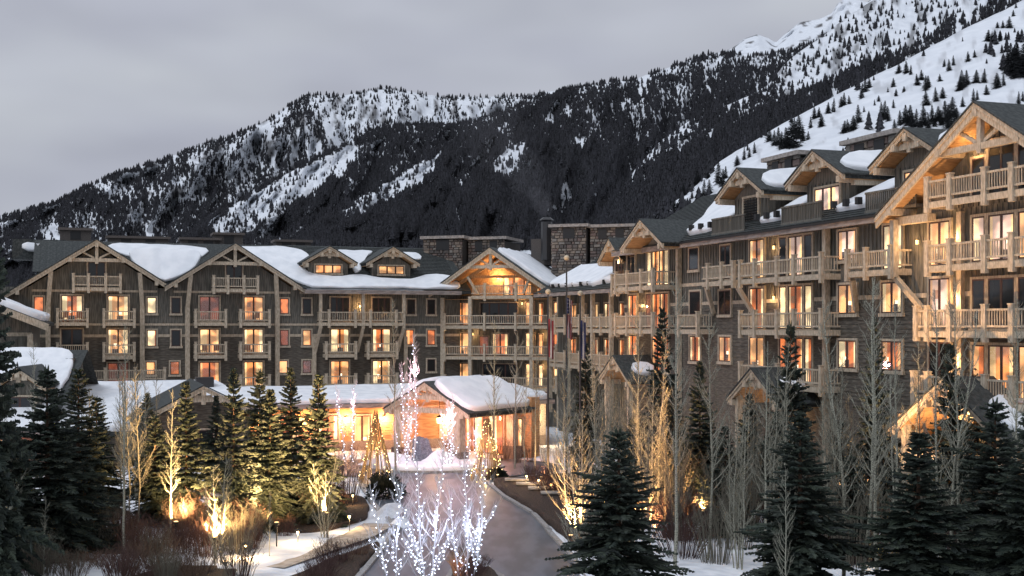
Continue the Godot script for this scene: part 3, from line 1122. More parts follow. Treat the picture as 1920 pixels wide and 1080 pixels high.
# ------------------------------------------------------------------ mountains
func mountains() -> void:
	var alpine := ridge([[147.8, 205.2, 5200], [165.2, 219.1, 5200], [178.3, 226.1, 5200], [189.1, 234.8, 5200], [200, 237.8, 5200], [208.7, 234.8, 5200], [215.2, 231.3, 5200], [221.7, 237.4, 5200], [234.8, 248.7, 5200], [252.2, 251.3, 5200], [260.9, 255.2, 5200], [265.2, 262.6, 5200], [273.9, 268.3, 5200], [289.1, 263.9, 5200], [321.7, 283.5, 5200], [365.2, 292.2, 5200]], 4300, 200.9, 0.03, 11)
	ridge_mesh(alpine, "alpine_peaks", 160, 40, 1, [])
	var massif := ridge([[-478.3, 61.7, 2600], [-452.2, 74.8, 2626.92], [-417.4, 90, 2653.85], [-373.9, 99.6, 2680.77], [-334.8, 120.4, 2707.69], [-313, 127.8, 2734.62], [-287, 135.7, 2761.54], [-260.9, 145.2, 2788.46], [-234.8, 153.9, 2815.38], [-213, 161.7, 2842.31], [-197.8, 170.4, 2869.23], [-182.6, 179.1, 2896.15], [-168.7, 187.8, 2923.08], [-156.5, 188.7, 2950], [-139.1, 188.3, 2976.92], [-117.4, 193, 3003.85], [-104.3, 195.2, 3030.77], [-87, 192.2, 3057.69], [-69.6, 188.7, 3084.62], [-52.2, 187, 3111.54], [-39.1, 187.8, 3138.46], [-23.9, 186.5, 3165.38], [0, 187.8, 3192.31], [17.4, 188.7, 3219.23], [37, 192.2, 3246.15], [56.5, 196.5, 3273.08], [104.3, 200.9, 3300]], 2000, 31.3, 0.11, 12)
	ridge_mesh(massif, "far_mountain", 300, 70, 0.9, [])
	forest(massif, "far_forest", 95000, 8.5, 0.85, [
		[PackedVector2Array([Vector2(-156.5, 163.9), Vector2(-150.4, 165.2), Vector2(-133.9, 143.5), Vector2(-144.3, 142.6)]), 0.03],
		[PackedVector2Array([Vector2(-198.7, 152.2), Vector2(-194.3, 152.2), Vector2(-188.7, 116.1), Vector2(-195.7, 116.1)]), 0.03],
		[PackedVector2Array([Vector2(-180.9, 149.6), Vector2(-177, 148.7), Vector2(-173.9, 121.7), Vector2(-179.1, 122.6)]), 0.05],
		[PackedVector2Array([Vector2(-82.6, 183.5), Vector2(-60.9, 185.2), Vector2(-67, 167), Vector2(-80, 167)]), 0.04],
		[PackedVector2Array([Vector2(-47.8, 183.5), Vector2(-40, 184.3), Vector2(-23.9, 169.6), Vector2(-30.4, 168.7)]), 0.04],
		[PackedVector2Array([Vector2(-221.7, 142.6), Vector2(-217.4, 143.5), Vector2(-209.6, 118.3), Vector2(-213.9, 117.4)]), 0.08],
		[PackedVector2Array([Vector2(-254.8, 140), Vector2(-251.3, 140.9), Vector2(-255.7, 127.8), Vector2(-260, 127.8)]), 0.06],
		[PackedVector2Array([Vector2(-117.4, 187), Vector2(-103.5, 183.5), Vector2(-125.2, 159.6), Vector2(-134.8, 162.6)]), 0.1],
		[PackedVector2Array([Vector2(-167.4, 186.1), Vector2(-139.1, 187), Vector2(-104.3, 193.5), Vector2(-47.8, 184.8), Vector2(0, 187), Vector2(17.4, 184.8), Vector2(-26.1, 168.3), Vector2(-52.2, 163.9), Vector2(-95.7, 165.2), Vector2(-117.4, 161.7), Vector2(-128.3, 152.2), Vector2(-139.1, 142.2), Vector2(-150, 148.7), Vector2(-156.5, 163.9), Vector2(-163, 177)]), 0.26],
		[PackedVector2Array([Vector2(-223.9, 152.2), Vector2(-182.6, 177), Vector2(-177.4, 173.9), Vector2(-191.3, 162.6), Vector2(-213, 151.3), Vector2(-221.7, 148.7)]), 0.22],
		[PackedVector2Array([Vector2(-350, 117.4), Vector2(-308.7, 114.8), Vector2(-303.5, 106.1), Vector2(-313, 103.5), Vector2(-347.8, 111.3)]), 0.28],
		[PackedVector2Array([Vector2(-289.1, 116.1), Vector2(-267.4, 120.4), Vector2(-242.6, 105.2), Vector2(-247, 99.1), Vector2(-287, 104.3)]), 0.32],
		[PackedVector2Array([Vector2(-271.7, 134.8), Vector2(-226.1, 148.7), Vector2(-225.2, 142.6), Vector2(-256.5, 127.8)]), 0.25],
		[PackedVector2Array([Vector2(-200, 153), Vector2(-194.8, 153), Vector2(-192.2, 122.6), Vector2(-197.4, 120.4)]), 0.2],
		[PackedVector2Array([Vector2(-391.3, 79.1), Vector2(-360.9, 92.2), Vector2(-330.4, 90), Vector2(-313, 74.8), Vector2(-330.4, 61.7), Vector2(-391.3, 57.4)]), 0.45],
		[PackedVector2Array([Vector2(-417.4, 85.7), Vector2(-395.7, 83.5), Vector2(-391.3, 61.7), Vector2(-417.4, 57.4)]), 0.4],
		[PackedVector2Array([Vector2(-318.3, 92.2), Vector2(-295.7, 94.3), Vector2(-292.2, 78.3), Vector2(-313, 82.6)]), 0.3]], 0, 1, 31, 0.95)
	var spur_ridge := ridge([[-287, 48.7, 1700], [-267.4, 70.4, 1771.43], [-247.8, 87, 1842.86], [-221.7, 102.6, 1914.29], [-191.3, 120, 1985.71], [-156.5, 138.7, 2057.14], [-128.3, 151.7, 2128.57], [-100, 162.2, 2200], [-82.6, 164.3, 2271.43], [-47.8, 163.5, 2342.86], [-26.1, 168.3, 2414.29], [-4.3, 176.5, 2485.71], [17.4, 183, 2557.14], [34.8, 189.1, 2628.57], [60.9, 192.2, 2700]], 1500, 57.4, 0.1, 13)
	ridge_mesh(spur_ridge, "mountain_spur", 240, 60, 0.3, [])
	forest(spur_ridge, "spur_forest", 64000, 7.5, 1, [
		[PackedVector2Array([Vector2(-247.8, 86.1), Vector2(-221.7, 101.7), Vector2(-191.3, 119.1), Vector2(-156.5, 137.8), Vector2(-129.6, 150.4), Vector2(-123.5, 139.1), Vector2(-140.9, 120.9), Vector2(-171.3, 102.6), Vector2(-190.4, 90.4), Vector2(-207, 81.7), Vector2(-223.5, 70.4), Vector2(-241.3, 65.2)]), 0.045],
		[PackedVector2Array([Vector2(-237, 74.8), Vector2(-213, 87.8), Vector2(-191.3, 92.2), Vector2(-200, 74.8), Vector2(-173.9, 79.1), Vector2(-141.3, 83.5), Vector2(-156.5, 68.3), Vector2(-208.7, 59.6), Vector2(-234.8, 57.4)]), 0.25],
		[PackedVector2Array([Vector2(-130.4, 146.5), Vector2(-104.3, 152.2), Vector2(-100, 140), Vector2(-117.4, 127), Vector2(-134.8, 131.3)]), 0.4]], 0, 1, 32, 0.7)
	var middle_ridge := ridge([[-182.6, 61.7, 1500], [-160.9, 79.1, 1552.17], [-139.1, 95.2, 1604.35], [-113, 111.3, 1656.52], [-87, 126.5, 1708.7], [-60, 142.6, 1760.87], [-43.5, 151.7, 1813.04], [-26.1, 159.1, 1865.22], [-4.3, 169.1, 1917.39], [17.4, 178.7, 1969.57], [39.1, 190.9, 2021.74], [65.2, 197, 2073.91], [82.6, 200.4, 2126.09], [100, 201.3, 2178.26], [121.7, 209.1, 2230.43], [147.8, 218.7, 2282.61], [160.9, 222.2, 2334.78], [178.3, 224.3, 2386.96], [191.3, 220, 2439.13], [208.7, 222.2, 2491.3], [226.1, 225.7, 2543.48], [243.5, 230.9, 2595.65], [260.9, 239.6, 2647.83], [287, 248.7, 2700]], 1200, 61.7, 0.1, 14)
	ridge_mesh(middle_ridge, "middle_mountain", 260, 50, 0.25, [])
	forest(middle_ridge, "middle_forest", 130000, 7.5, 1, [
		[PackedVector2Array([Vector2(-139.1, 93.5), Vector2(-113, 110.4), Vector2(-87, 125.7), Vector2(-60, 141.7), Vector2(-60, 127), Vector2(-73.9, 116.1), Vector2(-95.7, 103.5), Vector2(-117.4, 91.3), Vector2(-139.1, 86.1)]), 0.03],
		[PackedVector2Array([Vector2(-17.4, 131.3), Vector2(-0.9, 148.7), Vector2(9.6, 146.1), Vector2(6.1, 127.8), Vector2(-8.7, 120.9), Vector2(-16.5, 125.2)]), 0.05],
		[PackedVector2Array([Vector2(39.1, 190.4), Vector2(65.2, 196.5), Vector2(100, 200.4), Vector2(147.8, 217.8), Vector2(191.3, 219.1), Vector2(187, 212.2), Vector2(147.8, 206.1), Vector2(126.1, 203.5), Vector2(82.6, 193), Vector2(43.5, 187)]), 0.22],
		[PackedVector2Array([Vector2(191.3, 220), Vector2(260.9, 239.1), Vector2(260.9, 227), Vector2(226.1, 209.6), Vector2(191.3, 211.7)]), 0.4],
		[PackedVector2Array([Vector2(21.7, 172.6), Vector2(34.8, 177.8), Vector2(32.2, 165.2)]), 0.06],
		[PackedVector2Array([Vector2(48.7, 152.2), Vector2(65.2, 156.5), Vector2(62.6, 147.8), Vector2(51.3, 146.1)]), 0.08],
		[PackedVector2Array([Vector2(68.7, 163.5), Vector2(72.2, 164.3), Vector2(71.3, 152.2), Vector2(67, 152.2)]), 0.08],
		[PackedVector2Array([Vector2(-34.8, 135.7), Vector2(-31.3, 136.5), Vector2(-33, 116.1), Vector2(-37.4, 116.1)]), 0.15],
		[PackedVector2Array([Vector2(95.7, 183.5), Vector2(99.1, 184.3), Vector2(104.3, 165.2), Vector2(99.1, 164.3)]), 0.12],
		[PackedVector2Array([Vector2(-173.9, 74.8), Vector2(-139.1, 87.8), Vector2(-113, 96.5), Vector2(-121.7, 83.5), Vector2(-156.5, 70.4)]), 0.4],
		[PackedVector2Array([Vector2(52.2, 183.5), Vector2(100, 185.7), Vector2(126.1, 172.6), Vector2(82.6, 159.6), Vector2(52.2, 172.6)]), 0.6],
		[PackedVector2Array([Vector2(-113, 74.8), Vector2(-60, 127), Vector2(-43.5, 135.7), Vector2(-47.8, 100.9), Vector2(-78.3, 74.8)]), 0.7],
		[PackedVector2Array([Vector2(-60.9, 142.2), Vector2(0, 166.1), Vector2(43.5, 187.8), Vector2(100, 183.5), Vector2(147.8, 200.9), Vector2(147.8, 174.8), Vector2(82.6, 140), Vector2(17.4, 122.6), Vector2(-39.1, 122.6)]), 0.62]], 0, 1, 33, 0.75)
	var upper_slope := ridge([[73.9, 79.1, 1200], [100, 127.8, 1257.14], [121.7, 151.3, 1314.29], [143.5, 167.4, 1371.43], [169.6, 178.7, 1428.57], [191.3, 187.4, 1485.71], [208.7, 196.5, 1542.86], [221.7, 213.5, 1600], [234.8, 224.3, 1657.14], [252.2, 235.7, 1714.29], [273.9, 252.6, 1771.43], [295.7, 266.1, 1828.57], [321.7, 287.8, 1885.71], [373.9, 322.6, 1942.86], [447.8, 370.4, 2000]], 820, 66.1, 0.05, 15)
	ridge_mesh(upper_slope, "upper_snow_slope", 260, 60, 0.75, [])
	forest(upper_slope, "slope_forest", 56000, 7.5, 0.085, [
		[PackedVector2Array([Vector2(73.9, 74.8), Vector2(100, 122.6), Vector2(117.4, 133.5), Vector2(143.5, 142.2), Vector2(156.5, 152.2), Vector2(191.3, 169.6), Vector2(260.9, 201.7), Vector2(321.7, 228.7), Vector2(387, 261.7), Vector2(417.4, 274.8), Vector2(417.4, 253), Vector2(365.2, 237.4), Vector2(321.7, 213), Vector2(260.9, 182.6), Vector2(213, 156.5), Vector2(169.6, 130.4), Vector2(143.5, 104.3), Vector2(104.3, 74.8)]), 1.3],
		[PackedVector2Array([Vector2(143.5, 166.1), Vector2(191.3, 186.1), Vector2(213, 195.7), Vector2(221.7, 188.7), Vector2(169.6, 161.7), Vector2(147.8, 152.2)]), 0.3]], 0, 0.95, 34, 0.9)
	var open_slope := ridge([[56.5, 48.7, 520], [82.6, 67, 554.545], [104.3, 84.3, 589.091], [126.1, 98.3, 623.636], [143.5, 108.7, 658.182], [169.6, 134.8, 692.727], [213, 160.9, 727.273], [260.9, 187, 761.818], [321.7, 217.4, 796.364], [365.2, 241.3, 830.909], [408.7, 261.7, 865.455], [447.8, 281.3, 900]], 300, 61.7, 0.02, 16)
	ridge_mesh(open_slope, "open_snow_slope", 240, 60, 0.3, [])
	forest(open_slope, "slope_edge_trees", 2600, 7, 0, [
		[PackedVector2Array([Vector2(384.8, 233.5), Vector2(419.6, 244.3), Vector2(419.6, 203), Vector2(400, 200.9), Vector2(387, 211.7)]), 0.7],
		[PackedVector2Array([Vector2(104.3, 81.3), Vector2(126.1, 94.3), Vector2(147.8, 104.3), Vector2(160.9, 92.2), Vector2(147.8, 74.8), Vector2(108.7, 70.4)]), 0.5],
		[PackedVector2Array([Vector2(143.5, 108.7), Vector2(169.6, 135.7), Vector2(213, 161.7), Vector2(260.9, 187.8), Vector2(321.7, 218.3), Vector2(365.2, 242.2), Vector2(367.4, 239.1), Vector2(321.7, 213.9), Vector2(260.9, 183.5), Vector2(213, 157.4), Vector2(169.6, 130.4), Vector2(145.7, 104.3)]), 0.5],
		[PackedVector2Array([Vector2(260.9, 135.7), Vector2(295.7, 161.7), Vector2(317.4, 161.7), Vector2(287, 127)]), 0.12]], 0, 1, 35, 0.4)
	var many := []
	for k in 4:
		var b := MB.new()
		var pair := spruce_meshes(600 + k, 9.0, [2.3, 2.8, 2.0, 3.1][k], .5)
		many.append([pair[0], pair[1]])
	var spots := [[209.8, 150.9, 10.9], [214.1, 147.6, 13], [219.6, 144.3, 15.2], [228.3, 145.4, 23.9], [233.7, 153, 19.6], [230.4, 157.4, 13], [246.7, 169.3, 10.9], [250, 170.4, 8.7], [262, 174.8, 12], [257.6, 173.7, 9.8], [270.7, 180.2, 10.9], [268.5, 179.1, 8.7], [275, 181.3, 7.6], [284.8, 185.7, 13], [288, 191.1, 12], [291.3, 194.3, 8.7], [295.7, 180.2, 5.4], [303.3, 168.3, 16.3], [306.5, 167.2, 13], [301.1, 170.4, 13], [312, 158.5, 10.9], [310.9, 178, 7.6], [321.7, 206.3, 10.9], [325, 205.2, 8.7], [330.4, 196.5, 9.8], [333.7, 200.9, 8.7], [337, 192.2, 13], [338, 180.2, 13], [345.7, 183.5, 12], [351.1, 185.7, 9.8], [356.5, 208.5, 9.8], [352.2, 211.7, 6.5], [365.2, 192.2, 13], [367.4, 194.3, 15.2], [370.7, 196.5, 13], [378.3, 198.7, 10.9], [384.8, 198.7, 12], [388, 232.4, 9.8], [391.3, 231.3, 9.8], [397.8, 232.4, 7.6], [405.4, 243.3, 9.8], [408.7, 253, 5.4], [395.7, 243.3, 5.4], [400, 243.3, 6.5], [410.9, 259.6, 5.4], [371.7, 216.1, 8.7], [377.2, 219.3, 6.5], [367.4, 232.4, 4.3], [359.8, 212.8, 8.7], [339.1, 194.3, 10.9], [348.9, 199.8, 6.5], [319.6, 191.1, 5.4], [315.2, 206.3, 8.7], [310.9, 195.4, 7.6], [306.5, 191.1, 4.3], [298.9, 183.5, 5.4], [287, 174.8, 5.4], [282.6, 166.1, 15.2], [278.3, 159.6, 13], [273.9, 159.6, 9.8], [270.7, 157.4, 10.9], [252.2, 162.8, 10.9], [243.5, 161.7, 9.8], [241.3, 152, 7.6], [313, 187.8, 6.5], [320.7, 166.1, 15.2], [326.1, 161.7, 13], [332.6, 159.6, 12], [339.1, 161.7, 13], [344.6, 162.8, 12], [350, 163.9, 13], [356.5, 161.7, 19.6], [358.7, 170.4, 17.4], [362, 163.9, 15.2], [367.4, 179.1, 8.7], [376.1, 183.5, 10.9], [379.3, 184.6, 8.7], [387, 188.9, 8.7], [395.7, 194.3, 13], [401.1, 196.5, 10.9], [413, 181.3, 10.9], [416.3, 183.5, 8.7], [156.5, 105.2, 15.2], [160.9, 107.4, 13], [168.5, 116.1, 19.6], [171.7, 113.9, 15.2], [140.2, 106.3, 10.9], [144.6, 113.9, 8.7], [150, 122.6, 10.9], [159.8, 120.4, 6.5], [173.9, 120.4, 10.9], [152.2, 124.8, 8.7], [406.5, 207.4, 23.9], [409.8, 204.1, 28.3], [413, 205.2, 26.1], [417, 203, 28.3], [404.3, 211.7, 13], [316.3, 163.9, 13], [323.9, 163.9, 17.4], [329.3, 162.8, 15.2], [335.9, 163.9, 17.4], [342.4, 165, 16.3], [347.8, 167.2, 13], [353.3, 166.1, 18.5], [217.4, 147.6, 15.2], [223.9, 145.4, 17.4], [237, 150.9, 13], [189.1, 135.7, 10.9], [193.5, 137.8, 8.7], [197.8, 141.1, 9.8], [183.7, 131.3, 8.7], [164.1, 94.3, 13], [155.4, 96.5, 13], [169.6, 100.9, 10.9], [139.1, 94.3, 13], [132.6, 92.2, 13]]
	var cells := {}
	for q in spots:
		var t := 0.0
		var lo := 0.0
		var hi := 1.0
		for k in 24:
			t = (lo + hi) / 2
			var p := open_slope.at(q[0], t)
			if (p.y - 10) / -p.z * 1000.0 > q[1]: lo = t
			else: hi = t
		var p := open_slope.at(q[0], t)
		var pick: Array = many[R.randi() % 4]
		var o := put("slope_conifer", pick[1], M.slope_needles, self)
		put("trunk", pick[0], M.slope_needles, o)
		o.position = p - Vector3(0, .3, 0)
		var h: float = q[2] / 1000.0 * -p.z / 9.0
		o.scale = Vector3(h * R.randf_range(.95, 1.4), h, h * R.randf_range(.95, 1.4))
		o.rotation = Vector3(R.randf_range(-.06, .06), R.randf() * TAU, R.randf_range(-.06, .06))
		var where := "left of the first dormer"
		for z in [[143.0, "above the first dormer"], [250.0, "above the second dormer"], [320.0, "above the third dormer"], [385.0, "above the great end gable"]]:
			if q[0] > z[0]: where = z[1]
		var low: float = 70.0 + maxf(0.0, q[0] - 130.0) * .3
		where = ("low on the snow slope " if q[1] < low else "midway up the snow slope " if q[1] < low + 45.0 else "high on the snow slope ") + where
		if not cells.has(where): cells[where] = []
		cells[where].append([q[0], o])
	var nth := ["leftmost", "second from left", "third from left", "fourth from left", "fifth from left", "sixth from left", "seventh from left", "eighth from left", "ninth from left", "tenth from left", "eleventh from left", "twelfth from left", "thirteenth from left", "fourteenth from left", "fifteenth from left", "sixteenth from left", "seventeenth from left", "eighteenth from left", "nineteenth from left", "twentieth from left"]
	for where in cells:
		var row: Array = cells[where]
		row.sort_custom(func(x, y): return x[0] < y[0])
		for k in row.size():
			tag(row[k][1], "dark conifer " + where + ", " + nth[mini(k, 19)], "tree", "conifers dotted over the open snow slope")

# ------------------------------------------------------------------ left wing
func left_wing() -> void:
	var w := thing("hotel_wing", "long left hotel wing with two broad timber gables and two snowy dormers", "building", Vector3(0, 0, -127.2), .3369)
	var wall := part("wall", MB.new().span(-49.5, -5.6, 0, 13.6, -14, 0), M.siding, w)
	siding(wall, -49.4, -5.7, 9.25, 13.5, 0.0, .44, .07, .03)
	lapped(wall, -49.4, -5.7, 2.5, 9.0, 0.0, .24)
	for g in [[-40.8, 7.9, 6.15, 17.9], [-28.3, 6.35, 6.6, 17.85]]:
		var gw := MB.new()
		var a := Vector2(g[0], g[3] - .5)
		gw.prism(PackedVector2Array([a, Vector2(g[0] - g[1] + .7, a.y - (g[1] - .7) * .645), Vector2(g[0] - g[1] + .7, 12.6), Vector2(g[0] + g[2] - .7, 12.6), Vector2(g[0] + g[2] - .7, a.y - (g[2] - .7) * .645)]), -10, .03)
		var gp := part("gable_wall", gw, M.siding, w)
		var bt := MB.new()
		var x: float = g[0] - g[1] + 1.0
		while x < g[0] + g[2] - 1.0:
			bt.span(x - .035, x + .035, 13.4, a.y - absf(x - g[0]) * .645 - .1, .03, .06)
			x += .44
		part("battens", bt, M.siding, gp, true)
		gable(w, g[0], g[1], g[2], g[3], .645, 1.25, -8.5, .95)
		balcony(w, g[0] - 2.15, g[0] + 2.2, 13.6, .0, 1.4, [g[0] - 2.02, g[0] - .72, g[0] + .78, g[0] + 2.07])
		window(w, g[0] - .75, g[0] + .75, 13.66, 15.95, .04, 0, 2)
		band(w, g[0] - 5.6, g[0] + 5.4, 13.28, .03)
	for b in [[-49.4, 10.18, .2], [-49.4, 9.12, .26]]:
		band(w, b[0], -5.7, b[1], 0.0, b[2])
	band(w, -22.0, -5.7, 13.3, 0.0)
	# columns that lean out to carry the roof
	for x in [-45.0, -36.76, -32.65, -24.2]:
		column(w, x, 3.2, 11.9, .22, .42)
		brace(w, Vector3(x, 11.8, .25), Vector3(x + (.25 if x in [-45.0, -32.65] else -.25), 15.0 if x in [-36.76, -32.65] else 15.1, 1.0), .38)
	# small windows, a row per storey from the third down
	var rows := [[11.22, 12.72], [8.12, 9.66], [5.44, 6.68]]
	var small := [[[-45.8, 2], [-35.9, 1], [-33.7, 0], [-23.5, 2], [-21.3, 0], [-10.8, 0], [-8.7, 0]], [[-35.9, 2], [-33.7, 0], [-23.5, 3], [-21.3, 2], [-10.95, 2], [-8.7, 2]], [[-36.0, 1], [-33.8, 2], [-23.6, 1], [-21.3, 3], [-8.7, 0]]]
	for k in 3:
		for q in small[k]:
			window(w, q[0] - .42, q[0] + .42, rows[k][0], rows[k][1], 0.0, q[1], 1)
	var doors := [[[-42.95, 1], [-38.9, 1], [-30.6, 3], [-26.45, 1], [-18.05, 0], [-13.85, 0]], [[-42.95, 5], [-38.9, 1], [-30.6, 1], [-26.45, 1], [-18.05, 1], [-13.85, 1]], [[-38.9, 3], [-30.6, 1], [-26.45, 1], [-18.05, 1], [-13.85, 1]]]
	var floors := [10.4, 7.3, 4.15]
	for k in 3:
		for q in doors[k]:
			window(w, q[0] - .92, q[0] + .92, floors[k] + .1, floors[k] + 2.45, 0.0, q[1], 2 if q[1] != 0 else 3)
	for x in [[-44.3, -41.5], [-40.3, -37.4], [-32.1, -29.1], [-27.95, -25.0]]:
		for k in 2:
			balcony(w, x[0], x[1], floors[k], 0.0, 1.4, [x[0] + .12, x[1] - .12])
	balcony(w, -27.95, -25.0, floors[2], 0.0, 1.4, [-27.83, -25.12])
	balcony(w, -41.9, -34.8, 5.0, 1.6, 3.0, [-40.1, -37.5, -34.9], .15)
	# middle stretch under the snowy eave
	balcony(w, -20.3, -11.8, 10.4, 0.0, 1.6, [-19.4, -16.8, -15.3, -12.7])
	for x in [-20.2, -16.0, -11.9]:
		column(w, x, 9.8, 13.4, 1.4, .3)
		brace(w, Vector3(x, 9.9, 1.4), Vector3(x - .3, 7.5, .15), .28)
	for x in [[-19.75, -16.6], [-15.6, -12.45]]:
		balcony(w, x[0], x[1], floors[1], 0.0, 1.4, [x[0] + .12, x[1] - .12])
		balcony(w, x[0], x[1], floors[2], 0.0, 1.4, [x[0] + .12, x[1] - .12])
	for x in [-20.6, -11.4]:
		column(w, x, 3.0, 9.0, .15, .36)
	# main roof
	var eave := Vector3(0, 13.62, 1.8)
	var up := Vector3(0, 4.75, -9.3)
	var roof := MB.new()
	roof.quad(eave + Vector3(-21.7, 0, 0), eave + Vector3(-5, 0, 0), eave + up + Vector3(-5, 0, 0), eave + up + Vector3(-21.7, 0, 0))
	roof.quad(eave + up * .3 + Vector3(-46.4, 0, 0), eave + up * .3 + Vector3(-21.7, 0, 0), eave + up + Vector3(-21.7, 0, 0), eave + up + Vector3(-46.4, 0, 0))
	roof.quad(eave + up + Vector3(-46.4, 0, 0), eave + up + Vector3(-5, 0, 0), eave + up * .2 + Vector3(-5, 0, -14), eave + up * .2 + Vector3(-46.4, 0, -14))
	roof.span(-21.7, -5, 13.3, 13.6, -13, 1.7)
	var rf := part("roof", roof, M.shingle, w)
	part("fascia", MB.new().span(-21.8, -6.0, 13.18, 13.56, 1.72, 1.84), M.fascia, rf)
	part("soffit_boards", MB.new().span(-21.8, -6.0, 13.22, 13.29, 0.0, 1.7), M.fascia, rf)
	courses(rf, Vector3(-22, 13.62, 1.8), Vector3(16.2, 0, 0), up, .35)
	var U := Vector3(1, 0, 0)
	var V := up.normalized()
	var snow := [
		[[Vector2(-40.2, 9.0), Vector2(-39.3, 9.9), Vector2(-35, 9.7), Vector2(-30.2, 9.4), Vector2(-29.8, 8.2), Vector2(-31.4, 6.4), Vector2(-35.0, 6.2), Vector2(-37.6, 6.5)], .3],
		[[Vector2(-28.4, 8.2), Vector2(-27.6, 9.6), Vector2(-21.2, 9.5), Vector2(-20.0, 7.4), Vector2(-21.4, 4.6), Vector2(-20.9, 3.0), Vector2(-17.8, 2.3), Vector2(-15.6, 3.4), Vector2(-14.6, 2.3), Vector2(-12.3, 2.2), Vector2(-10.2, 2.3), Vector2(-9.2, 3.3), Vector2(-6.2, 3.4), Vector2(-5.6, .2), Vector2(-21.2, .1), Vector2(-24.5, 4.0)], .5],
		[[Vector2(-17.6, 9.3), Vector2(-12.9, 9.2), Vector2(-15.0, 6.8), Vector2(-15.4, 3.4), Vector2(-16.4, 3.4), Vector2(-16.2, 7.0)], .35],
		[[Vector2(-11.6, 9.2), Vector2(-8.0, 9.0), Vector2(-8.2, 7.0), Vector2(-10.0, 7.2)], .3],
		[[Vector2(-46.2, 8.6), Vector2(-45.6, 8.6), Vector2(-45.6, 9.6), Vector2(-46.2, 9.6)], .2]]
	for q in snow:
		put("snow_cover", snow_slab(q[0], Vector3(0, 13.68, 1.8), U, V, q[1] * .5), M.snow, rf)
	# snow lying in the valley between the gables
	put("snow_cover", snow_slab([Vector2(-37.5, 2.1), Vector2(-36.2, .9), Vector2(-34.7, .1), Vector2(-33.2, .9), Vector2(-31.6, 2.0), Vector2(-31.0, 4.4), Vector2(-38.0, 4.6)], Vector3(0, 14.0, 1.0), U, Vector3(0, .75, -.66), .3), M.snow, rf)
	# two dormers
	for d in [[-19.0, 17.85, 2.62, 1], [-12.6, 17.92, 2.62, 2]]:
		var x: float = d[0]
		part("dormer_wall", MB.new().prism(PackedVector2Array([Vector2(x, 17.4), Vector2(x - 2.0, 16.2), Vector2(x - 2.0, 14.2), Vector2(x + 2.0, 14.2), Vector2(x + 2.0, 16.2)]), -8.5, -1.0), M.siding, w)
		gable(w, x, d[2], d[2], d[1], .6, .0, -9.5, .75, .3)
		window(w, x - 1.3, x + 1.3, 15.28, 16.1, -1.0, 1, 3)
	# attic boxes and chimneys behind the ridge
	var at := MB.new().span(-48.5, -43.6, 16.6, 18.55, -12.5, -9.2)
	var ab := part("attic_box", at, M.shingle, w)
	put("snow_cover", snow_slab([Vector2(-48.0, 0), Vector2(-44.0, 0), Vector2(-44.0, 1.2), Vector2(-48.0, 1.2)], Vector3(0, 17.3, -9.15), U, Vector3(0, .8, -.3), .35), M.snow, ab)
	for q in [[-44.2, -41.2, 20.0], [-39.6, -33.6, 19.3], [-32.3, -28.4, 19.3], [-28.9, -26.0, 19.9], [-22.5, -18.8, 19.3]]:
		var o := part("chimney", MB.new().span(q[0], q[1], 16.5, q[2] - .25, -14.5, -12.0), M.stones[3], w)
		part("cap", MB.new().span(q[0] - .2, q[1] + .2, q[2] - .25, q[2], -14.7, -11.8), M.stones[1], o)
		var n := 2 if q[1] - q[0] > 3.5 else 1
		for k in n:
			var cx: float = lerpf(q[0], q[1], (k + .75) / (n + .5))
			part("flue_opening", MB.new().span(cx - .5, cx + .5, q[2] - 1.2, q[2] - .35, -12.02, -11.97), M.black, o)  # black sheet on the chimney face, painting the dark of a recess
	sconce(w, Vector3(-16.05, 12.0, .1), 2.0)

